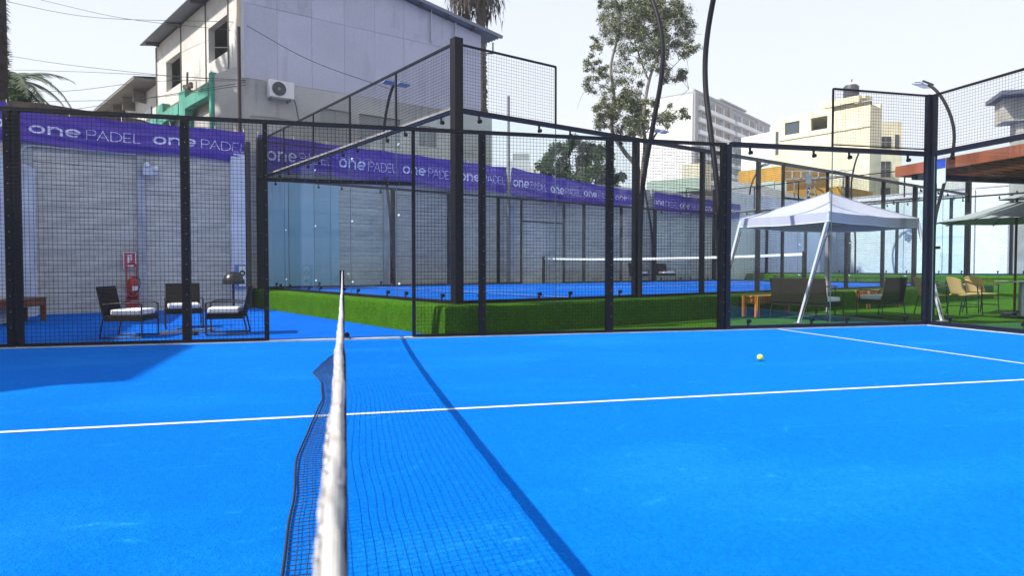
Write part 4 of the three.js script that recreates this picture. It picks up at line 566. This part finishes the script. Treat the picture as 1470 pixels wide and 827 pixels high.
{ // palm with dead skirt behind the warehouse
  const Z = 33, o = thing('skirted_palm', 'tall palm with a brown skirt of dead fronds behind the warehouse', 'palm tree', at(697, 300, Z).setY(0)); const h = at(690, -20, Z).y; part('trunk', (() => { const g = new G().cyl(V(0, 0, 0), V(-.25, h, 0), .2, .22, 10); for (let i = 0; i < 500; i++) { const y = rr(5, h), a = rr(0, 6.3), r = .2; const c = V(Math.cos(a) * r - .25 * y / h, y, Math.sin(a) * r); g.tri(c, c.clone().add(V(.04, .03, .04)), c.clone().add(V(Math.cos(a) * .09, -.09, Math.sin(a) * .09))); } return g; })(), mat({ color: lin(.09, .075, .065), roughness: 1 }), o);
  const g = new G(); for (let i = 0; i < 1000; i++) { const a = rr(0, 6.3), y0 = h + rr(-.2, 1.6), L = rr(1.0, 2.2), w = rr(.03, .07), r0 = rr(.1, .35), r1 = r0 + rr(.3, 1.25); const p = V(Math.cos(a) * r0 - .5, y0, Math.sin(a) * r0), q = V(Math.cos(a) * r1 - .5, y0 - L * .7, Math.sin(a) * r1), e = V(Math.cos(a) * (r1 + .05) - .5 + rr(-.1, .1), y0 - L, Math.sin(a) * (r1 + .05)), s = V(-Math.sin(a), 0, Math.cos(a)).multiplyScalar(w); g.tri(p.clone().add(s), p.clone().sub(s), q).tri(q.clone().add(s), q.clone().sub(s), e); } part('dead_fronds', g, mat({ color: lin(.07, .055, .045), roughness: 1 }), o); }
// ------------------------------------------------------------------ furniture
const weave = (c, s) => ({ color: c, roughness: .7, specularIntensity: .35, bumpMap: weaveBump, bumpScale: .004 });
const weaveBump = tex(128, 128, .06, (u, v) => { const a = Math.sin(u * Math.PI * 8), b = Math.sin(v * Math.PI * 8); return .5 + .5 * (a * b > 0 ? Math.abs(a) : Math.abs(b)) - .3; }, false);
const rattanD = mat(weave(lin(.015, .012, .011))), rattanG = mat(weave(lin(.035, .04, .04))), frameD = mat({ color: lin(.014, .013, .013), roughness: .5 }), cushion = mat({ color: lin(.74, .73, .72), roughness: .9, bumpMap: fibre, bumpScale: .002 });
const face = (dx, dz) => Math.atan2(dx, dz);
function rattanSeat(name, label, pos, turn, w = .62, m = rattanD, group, seats = 1) { // front = local +z
  const o = thing(name, label, seats > 1 ? 'sofa' : 'chair', pos, turn, group); const d = .6, hw = w / 2;
  part('seat', new G().rbox(0, .33, 0, w, .1, d, .012), m, o);
  const back = part('backrest', new G().rbox(0, .60, -d / 2 - .05, w, .52, .045, .015, 0, -.2), m, o);
  for (let k = 0; k < seats; k++) part('cushion', new G().rbox(-hw + w * (k + .5) / seats, .425, .03, w / seats - .06, .1, d - .1, .035), cushion, o);
  for (const s of [-1, 1]) { const x = s * (hw + .015); part('arm', new G().tube([V(x, .56, -d / 2), V(x, .575, -.1), V(x, .575, d / 2 - .06), V(x, .55, d / 2)], .013, 6, 5), frameD, o);
    part('leg', new G().rod(V(x, .56, d / 2), V(x, .015, d / 2), .014), frameD, o); part('leg', new G().rod(V(x, .34, -d / 2), V(x, .015, -d / 2 - .06), .014), frameD, o); part('runner', new G().rod(V(x, .014, d / 2), V(x, .014, -d / 2 - .06), .013), frameD, o); }
  o.scale.setScalar(seats > 1 || m === rattanG ? .95 : .87); return o;
}
const gC = 'rattan chairs on the blue terrace';
rattanSeat('rattan_chair', 'dark rattan chair with white cushion seen in profile beside the fire extinguisher', V(-3.0, 0, -11.2), face(.97, .14), .62, rattanD, gC);
rattanSeat('rattan_chair', 'dark rattan chair with white cushion facing the court in front of the grey wall', V(-2.62, 0, -12.75), face(.25, 1), .62, rattanD, gC);
rattanSeat('rattan_chair', 'dark rattan chair with white cushion turned sideways under the black dome', V(-1.72, 0, -11.35), face(-1, .05), .62, rattanD, gC);
{ const o = thing('parasol_stand', 'low cross shaped metal stand lying between the rattan chairs', 'stand', V(-2.32, 0, -11.55), .5); part('cross_bar', new G().box(0, .03, 0, .8, .05, .06), M.steel, o); part('cross_bar', new G().box(0, .028, 0, .06, .05, .8), frameD, o); part('socket', new G().cyl(V(0, .05, 0), V(0, .3, 0), .03, .03, 12), frameD, o); }
const wood = (s, tint) => mat({ map: tex(128, 256, [.6, 1.2], (u, v, i, j) => { const k = .62 + .25 * (fbm(u * 18, v * 2, 0, 3, s) - .5) + .12 * Math.sin((u + .05 * fbm(u * 3, v * 2, 0, 2, s)) * 60); return [k * tint[0], k * tint[1], k * tint[2]]; }), roughness: .6 });
const woodB = wood(3, [.72, .42, .22]), woodO = wood(5, [1.05, .64, .24]), woodT = mat({ map: stainTex(120, .6, .72, [.86, .46, .29], 1.3), roughness: .65 });
function bench(label, a, b, w, h, m) { // a, b: ground points of the two ends (centre line)
  const d = dirOf(a, b), o = thing('wooden_bench', label, 'bench', a.clone().setY(0), Math.atan2(-d[1], d[0])); const L = d[2];
  const n = 3; for (let i = 0; i < n; i++) part('slat', new G().rbox(L / 2, h - .02, -w / 2 + w * (i + .5) / n, L, .04, w / n - .008, .004), m, o);
  for (const z of [-1, 1]) part('apron', new G().box(L / 2, h - .1, z * (w / 2 - .03), L - .02, .12, .03), m, o);
  for (const x of [.04, L - .04]) { for (const z of [-1, 1]) part('leg', new G().rbox(x, (h - .04) / 2, z * (w / 2 - .05), .075, h - .04, .075, .006), m, o); part('apron', new G().box(x, h - .1, 0, .03, .12, w - .1), m, o); }
}
{ const e = gp(52, 460), f = gp(-70, 478); bench('brown wooden bench in front of the white wall panel', e, f, .42, .45, woodB); }
bench('honey coloured wooden bench at the foot of the turf bank beside the sofa', c2(6.6, -.74), c2(8.3, -.74), .4, .44, woodO);
bench('honey coloured wooden bench behind the grey armchair', c2(11.6, -.6), c2(13.3, -.6), .4, .44, woodO);
rattanSeat('rattan_sofa', 'dark two seat rattan sofa under the gazebo with its back to the court', c2(7.05, -1.72), face(E1[0], E1[1]), 1.2, rattanD, undefined, 2);
rattanSeat('rattan_armchair', 'grey rattan armchair with white cushion facing the sofa under the gazebo', V(10.8, 0, -11.95), face(-.15, -.99), .64, rattanG);
{ const o = thing('coffee_table', 'low black table with glass top under the gazebo', 'table', V(9.75, 0, -12.55), C2.a); part('top', new G().rbox(0, .62, 0, .85, .025, .5, .008), mat({ color: lin(.02, .025, .025), roughness: .1 }), o); for (const [x, z] of [[-.38, -.2], [.38, -.2], [-.38, .2], [.38, .2]]) part('leg', new G().rod(V(x, 0, z), V(x, .61, z), .016), frameD, o); part('shelf', new G().box(0, .25, 0, .78, .02, .42), frameD, o); }
// wicker bistro chairs
const wick = mat(weave(lin(.6, .43, .18))), tubeG = mat({ color: lin(.03, .04, .04), roughness: .35, metalness: .4 });
function bistroChair(label, pos, turn) {
  const o = thing('wicker_chair', label, 'chair', pos, turn, 'wicker bistro chairs'); // front = +z
  part('seat', new G().rbox(0, .44, .02, .44, .025, .42, .01), wick, o);
  { const p = [], idx = [], n = 12, r = .245; for (let i = 0; i <= n; i++) for (let j = 0; j <= 5; j++) { const a = Math.PI * (.12 + .76 * i / n), t = j / 5, y = .47 + .36 * t * (.82 + .18 * Math.sin(Math.PI * i / n)); p.push(-r * 1.02 * Math.cos(a), y, -r * .72 * Math.sin(a) * (1 + .12 * t) - .06 - .09 * t); } for (let i = 0; i < n; i++) for (let j = 0; j < 5; j++) { const a = i * 6 + j; idx.push(a, a + 6, a + 1, a + 1, a + 6, a + 7); } const g = new THREE.BufferGeometry(); g.setAttribute('position', new THREE.Float32BufferAttribute(p, 3)); g.setIndex(idx); g.computeVertexNormals(); part('backrest', boxUV(g), wick, o); }
  for (const s of [-1, 1]) { part('arm', new G().tube([V(s * .235, .74, -.16), V(s * .265, .68, .02), V(s * .265, .64, .18)], .022, 7, 6), wick, o); part('leg', new G().tube([V(s * .265, .63, .18), V(s * .25, .45, .19), V(s * .25, .02, .22)], .012, 6, 5), tubeG, o); part('leg', new G().tube([V(s * .2, .44, -.17), V(s * .23, .02, -.25)], .012, 6, 5), tubeG, o); part('stretcher', new G().rod(V(s * .25, .2, .2), V(s * .222, .2, -.21), .009), tubeG, o); }
  return o;
}
bistroChair('tan wicker chair behind the glass corner post beside the gazebo leg', V(12.0, 0, -11.85), face(.75, .35));
bistroChair('tan wicker chair in side view drawn up to the umbrella table', V(12.75, 0, -11.75), face(.95, .25));
bistroChair('tan wicker chair half hidden at the back of the umbrella table', V(13.75, 0, -12.25), face(-.1, 1));
bistroChair('tan wicker chair beyond the umbrella pole', V(15.3, 0, -12.2), face(-1, .2));
{ const o = thing('bistro_table', 'round metal topped table on a silver pedestal under the umbrella', 'table', V(13.45, 0, -11.05)); part('top', new G().cyl(V(0, .715, 0), V(0, .74, 0), .47, .47, 36), mat({ color: lin(.06, .065, .07), roughness: .15 }), o); part('rim', new G().add(new THREE.TorusGeometry(.47, .014, 8, 40).rotateX(Math.PI / 2).translate(0, .728, 0)), M.steel, o); part('pedestal', new G().cyl(V(0, .02, 0), V(0, .71, 0), .09, .07, 16), M.steel, o); part('base', new G().cyl(V(0, 0, 0), V(0, .03, 0), .3, .26, 24), frameD, o); for (const a of [.3, 1.87, 3.44, 5.0]) part('foot', new G().bar(V(0, .16, 0), V(Math.cos(a) * .34, .02, Math.sin(a) * .34), .035, .03), frameD, o); }
{ const o = thing('market_umbrella', 'grey green market umbrella on a wooden pole over the bistro table', 'umbrella', V(13.85, 0, -11.55), .2); const R = 1.48, e = 2.0, pk = 2.52; const cl = mat({ color: lin(.29, .31, .3), roughness: .85, bumpMap: fibre, bumpScale: .001 });
  const g = new G(), n = 8, ring = (k, r, y) => V(Math.cos(k / n * 6.2832) * r, y, Math.sin(k / n * 6.2832) * r); for (let k = 0; k < n; k++) { const st = 5; for (let j = 0; j < st; j++) { const a0 = .12 + .88 * j / st, a1 = .12 + .88 * (j + 1) / st, y = t => pk - .06 - (pk - .06 - e) * (t * .92 + .08 * t * t) - .03 * Math.sin(Math.PI * t); g.quad(ring(k, R * a0, y(a0)), ring(k + 1, R * a0, y(a0)), ring(k + 1, R * a1, y(a1)), ring(k, R * a1, y(a1))); } } part('canopy', g, cl, o);
  const v = new G(); for (let k = 0; k < n; k++) v.tri(ring(k, .34, pk - .06), ring(k + 1, .34, pk - .06), V(0, pk + .05, 0)); part('vent_cap', v, cl, o); for (let k = 0; k < n; k++) part('rib', new G().rod(ring(k, .03, pk - .13), ring(k, R - .01, e - .025), .012), frameD, o); part('pole', new G().cyl(V(0, .02, 0), V(0, pk, 0), .024, .024, 12), wood(9, [.55, .3, .15]), o); part('base', new G().cyl(V(0, 0, 0), V(0, .05, 0), .25, .22, 20), frameD, o); part('finial', new G().cyl(V(0, pk, 0), V(0, pk + .12, 0), .03, .015, 8), frameD, o); }
// gazebo
{ const o = thing('gazebo', 'lilac grey pop up gazebo with slanted legs over the rattan sofa', 'gazebo', V(9.29, 0, -11.67));
  const e = 1.98, v = .17, pk = 2.5, fab = mat({ color: lin(.44, .425, .53), roughness: .85, bumpMap: fibre, bumpScale: .001 }), legW = mat({ color: lin(.62, .62, .68), roughness: .4 }), legM = mat({ color: lin(.16, .045, .07), roughness: .5 });
  const loc = (x, z) => [x - 9.29, z + 11.67], q = [loc(8.12, -10.2), loc(11.02, -11.22), loc(10.46, -13.1), loc(7.6, -12.09)], top = V(0, pk, 0);
  const g = new G(), gd = new G(), va = new G(), hem = new G();
  for (let k = 0; k < 4; k++) { const [x0, z0] = q[k], [x1, z1] = q[(k + 1) % 4], N = 8; const sp = (t, s) => { const bx = x0 + (x1 - x0) * s, bz = z0 + (z1 - z0) * s; const y = e + (pk - e) * (.8 * t + .2 * t * t) - .05 * Math.sin(Math.PI * t) * Math.sin(Math.PI * s) - .025 * Math.sin(Math.PI * s) * (1 - t) + .03 * (noise(bx * 2.2 + t * 3, bz * 2.2 + k, 0, 4) - .5) * Math.sin(Math.PI * s) * (1 - t * .6); return V(bx * (1 - t), y, bz * (1 - t)); };
    for (let i = 0; i < N; i++) for (let j = 0; j < 10; j++) { const t0 = i / N, t1 = (i + 1) / N, s0 = j / 10, s1 = (j + 1) / 10; g.quad(sp(t0, s0), sp(t0, s1), sp(t1, s1), sp(t1, s0)); }
    for (let i = 0; i < N; i++) { const a = sp(i / N, 0), b = sp((i + 1) / N, 0); gd.bar(a.add(V(0, .004, 0)), b.add(V(0, .004, 0)), .03, .008); }
    const off = V(z1 - z0, 0, x0 - x1).normalize().multiplyScalar(-1);
    for (let j = 0; j < 10; j++) { const s0 = j / 10, s1 = (j + 1) / 10, a = sp(0, s0), b = sp(0, s1), wv = s => .006 * Math.sin(s * 14 + k) * Math.sin(s * 3.1416); const a2 = a.clone().add(V(0, -v, 0)).addScaledVector(off, wv(s0)), b2 = b.clone().add(V(0, -v, 0)).addScaledVector(off, wv(s1)); va.quad(a, b, b2, a2); hem.rod(a2, b2, .007); }
    }
  part('canopy', g, fab, o); part('hip_seam', gd, fab, o, true); part('valance', va, fab, o); part('hem', hem, M.white, o);
  const ft = [loc(8.07, -10.89), loc(11.01, -10.64), loc(10.75, -13.45), loc(7.42, -12.6)]; for (let k = 0; k < 4; k++) { const a = V(ft[k][0], .01, ft[k][1]), b = V(q[k][0] * .985, e - .05, q[k][1] * .985); const l = part('leg', new G().bar(a, b, .055, .045), legW, o); part('leg_stripe', new G().bar(a.clone().add(V(-.01, .02, .03)), b.clone().add(V(-.01, -.2, .03)), .02, .006), legM, l); part('foot', new G().box(a.x, .008, a.z, .13, .012, .13), M.steel, l); }
  const st = new G(); for (let k = 0; k < 4; k++) { const a = q[k], b = q[(k + 1) % 4], n = 4; for (let i = 0; i < n; i++) { const P = s => V((a[0] + (b[0] - a[0]) * s) * .97, 0, (a[1] + (b[1] - a[1]) * s) * .97); st.rod(P(i / n).setY(1.84), P((i + 1) / n).setY(1.95), .008).rod(P(i / n).setY(1.95), P((i + 1) / n).setY(1.84), .008); } } part('scissor_frame', st, M.steel, o, true);
  part('leg_wrap', new G().bar(V(ft[2][0] * .97, .5, ft[2][1] * .97), V(q[2][0], 1.75, q[2][1]), .12, .1), mat({ color: lin(.5, .5, .52), roughness: .9 }), o);
}
// pergola
{ const o = thing('pergola', 'terracotta stained timber pergola behind the glass end wall', 'pergola', V(10.55, 0, -11.25)); const hgt = 2.8; // local +x away from the court, +z towards the camera side
  const W2 = 4.2, D2 = 7; part('fascia', new G().box(0, hgt + .09, D2 / 2, .06, .2, D2), woodT, o); part('fascia', new G().box(W2 / 2, hgt + .09, -.03, W2 + .06, .2, .06), woodT, o); part('fascia', new G().box(W2, hgt + .09, D2 / 2, .06, .2, D2), woodT, o);
  const dk = 0;
  for (let i = 0; i < 30; i++) { const z = .12 + i * .235; part('rafter', new G().box(W2 / 2, hgt + .06, z, W2 - .08, .12, .05), woodT, o); }
  for (let k = 0; k < 9; k++) { if (k === 2) continue; part('deck_board', new G().box(.24 + k * .47, hgt + .15, D2 / 2, .44, .03, D2 - .1), woodT, o); }
  for (const [x, z] of [[2.9, .3], [4.1, 6.6], [.15, 6.9]]) part('post', new G().rbox(x, hgt / 2, z, .1, hgt, .1, .005), M.navy, o); part('beam', new G().box(2.0, hgt - .06, .35, 4, .1, .1), M.navy, o); }
// wall things on the left
{ const p = onP(191, 446, 8.8), w = c2(onPlane(190, 400, c2(0, 8.8), E1)[0], 8.8), o = thing('fire_extinguisher', 'red fire extinguisher trolley standing against the grey wall', 'fire extinguisher', w, C2.a); o.scale.setScalar(.8); const red = mat({ color: lin(.42, .012, .018), roughness: .4 });
  part('cabinet', new G().rbox(0, .22, .05, .3, .44, .2, .02), red, o); part('cylinder', new THREE.LatheGeometry([[0, .3], [.13, .32], [.14, .4], [.14, .78], [.1, .86], [.04, .9], [.04, .95], [0, .96]].map(q => new THREE.Vector2(...q)), 20).translate(0, .08, .12), red, o); part('label_plate', new G().box(.05, .68, .265, .14, .12, .006), M.white, o); part('hose', new G().tube([V(.05, 1.0, .14), V(.16, .95, .22), V(.15, .7, .26), V(-.02, .5, .28), V(-.1, .62, .26)], .014, 6, 8), M.black, o); part('handle', new G().tube([V(-.12, .5, 0), V(-.12, 1.3, 0), V(-.1, 1.38, 0), V(.1, 1.38, 0), V(.12, 1.3, 0), V(.12, .5, 0)], .018, 7, 6), red, o); }
{ const a = onPlane(187, 374, c2(0, 8.86), E1), o = thing('safety_sign', 'red and white fire equipment sign on the grey wall', 'sign', c2(a[0], 8.86, a[1] - .2), C2.a); part('plate', new G().box(0, .2, 0, .24, .38, .012), mat({ color: lin(.55, .05, .13), roughness: .5 }), o); part('border', new G().box(0, .385, .004, .25, .015, .014).box(0, .012, .004, .25, .015, .014).box(-.12, .2, .004, .015, .38, .014).box(.12, .2, .004, .015, .38, .014), M.white, o); part('pictogram', new G().rbox(-.02, .22, .01, .05, .16, .008, .003).box(.03, .26, .01, .02, .12, .008).box(0, .32, .01, .08, .02, .008).box(0, .08, .01, .16, .05, .008), M.white, o); }
{ const a = onPlane(212, 245, c2(0, 8.84), E1), o = thing('emergency_light', 'white twin head emergency light on the grey wall column', 'lamp', c2(a[0], 8.78, a[1]), C2.a); part('casing', new G().rbox(0, -.02, 0, .2, .2, .1, .02), mat({ color: lin(.55, .6, .7), roughness: .4 }), o); for (const s of [-.02, .16]) part('lamp_head', new THREE.SphereGeometry(.065, 16, 12).scale(1, 1, .8).translate(s, .11 - s * .4, .05), M.white, o); part('second_box', new G().rbox(.14, -.05, .01, .1, .1, .08, .01), mat({ color: lin(.5, .55, .65) }), o); part('cable_box', new G().rbox(.02, .26, -.02, .1, .1, .05, .01), mat({ color: lin(.3, .36, .45) }), o); }
{ const b = gp(336, 447), o = thing('dome_cover', 'black dome shaped hood on a slim stand in front of the white column', 'hood', b); const h = 1.1 - (404 - 384.6) * (b.clone().sub(CAM).dot(fwd)) / F; part('hood', new THREE.SphereGeometry(.25, 28, 14, 0, 6.2832, 0, 1.62).scale(.95, 1.1, .95).translate(0, h - .13, 0), mat({ color: lin(.012, .012, .016), roughness: .35 }), o); part('stand', new G().cyl(V(0, 0, 0), V(0, h, 0), .025, .025, 10).cyl(V(0, 0, 0), V(0, .03, 0), .2, .18, 20), frameD, o); part('rim', new G().add(new THREE.TorusGeometry(.25, .012, 6, 32).rotateX(Math.PI / 2).translate(0, h - .14, 0)), frameD, o); }
// rattan seats at the far edge of the raised court
rattanSeat('rattan_chair', 'dark rattan chair with white cushion by the wall across the raised court', c2(14.4, 9.4, C2.h), C2.a + .2, .62, rattanD);
rattanSeat('rattan_chair', 'dark rattan chair with white cushion next to the thick navy post across the raised court', c2(16.0, 9.4, C2.h), C2.a - .2, .62, rattanD);

scene.fog = new THREE.FogExp2(new THREE.Color(.86, .9, .96), .0012);   // thin coastal haze over the city
renderer.render(scene, camera);
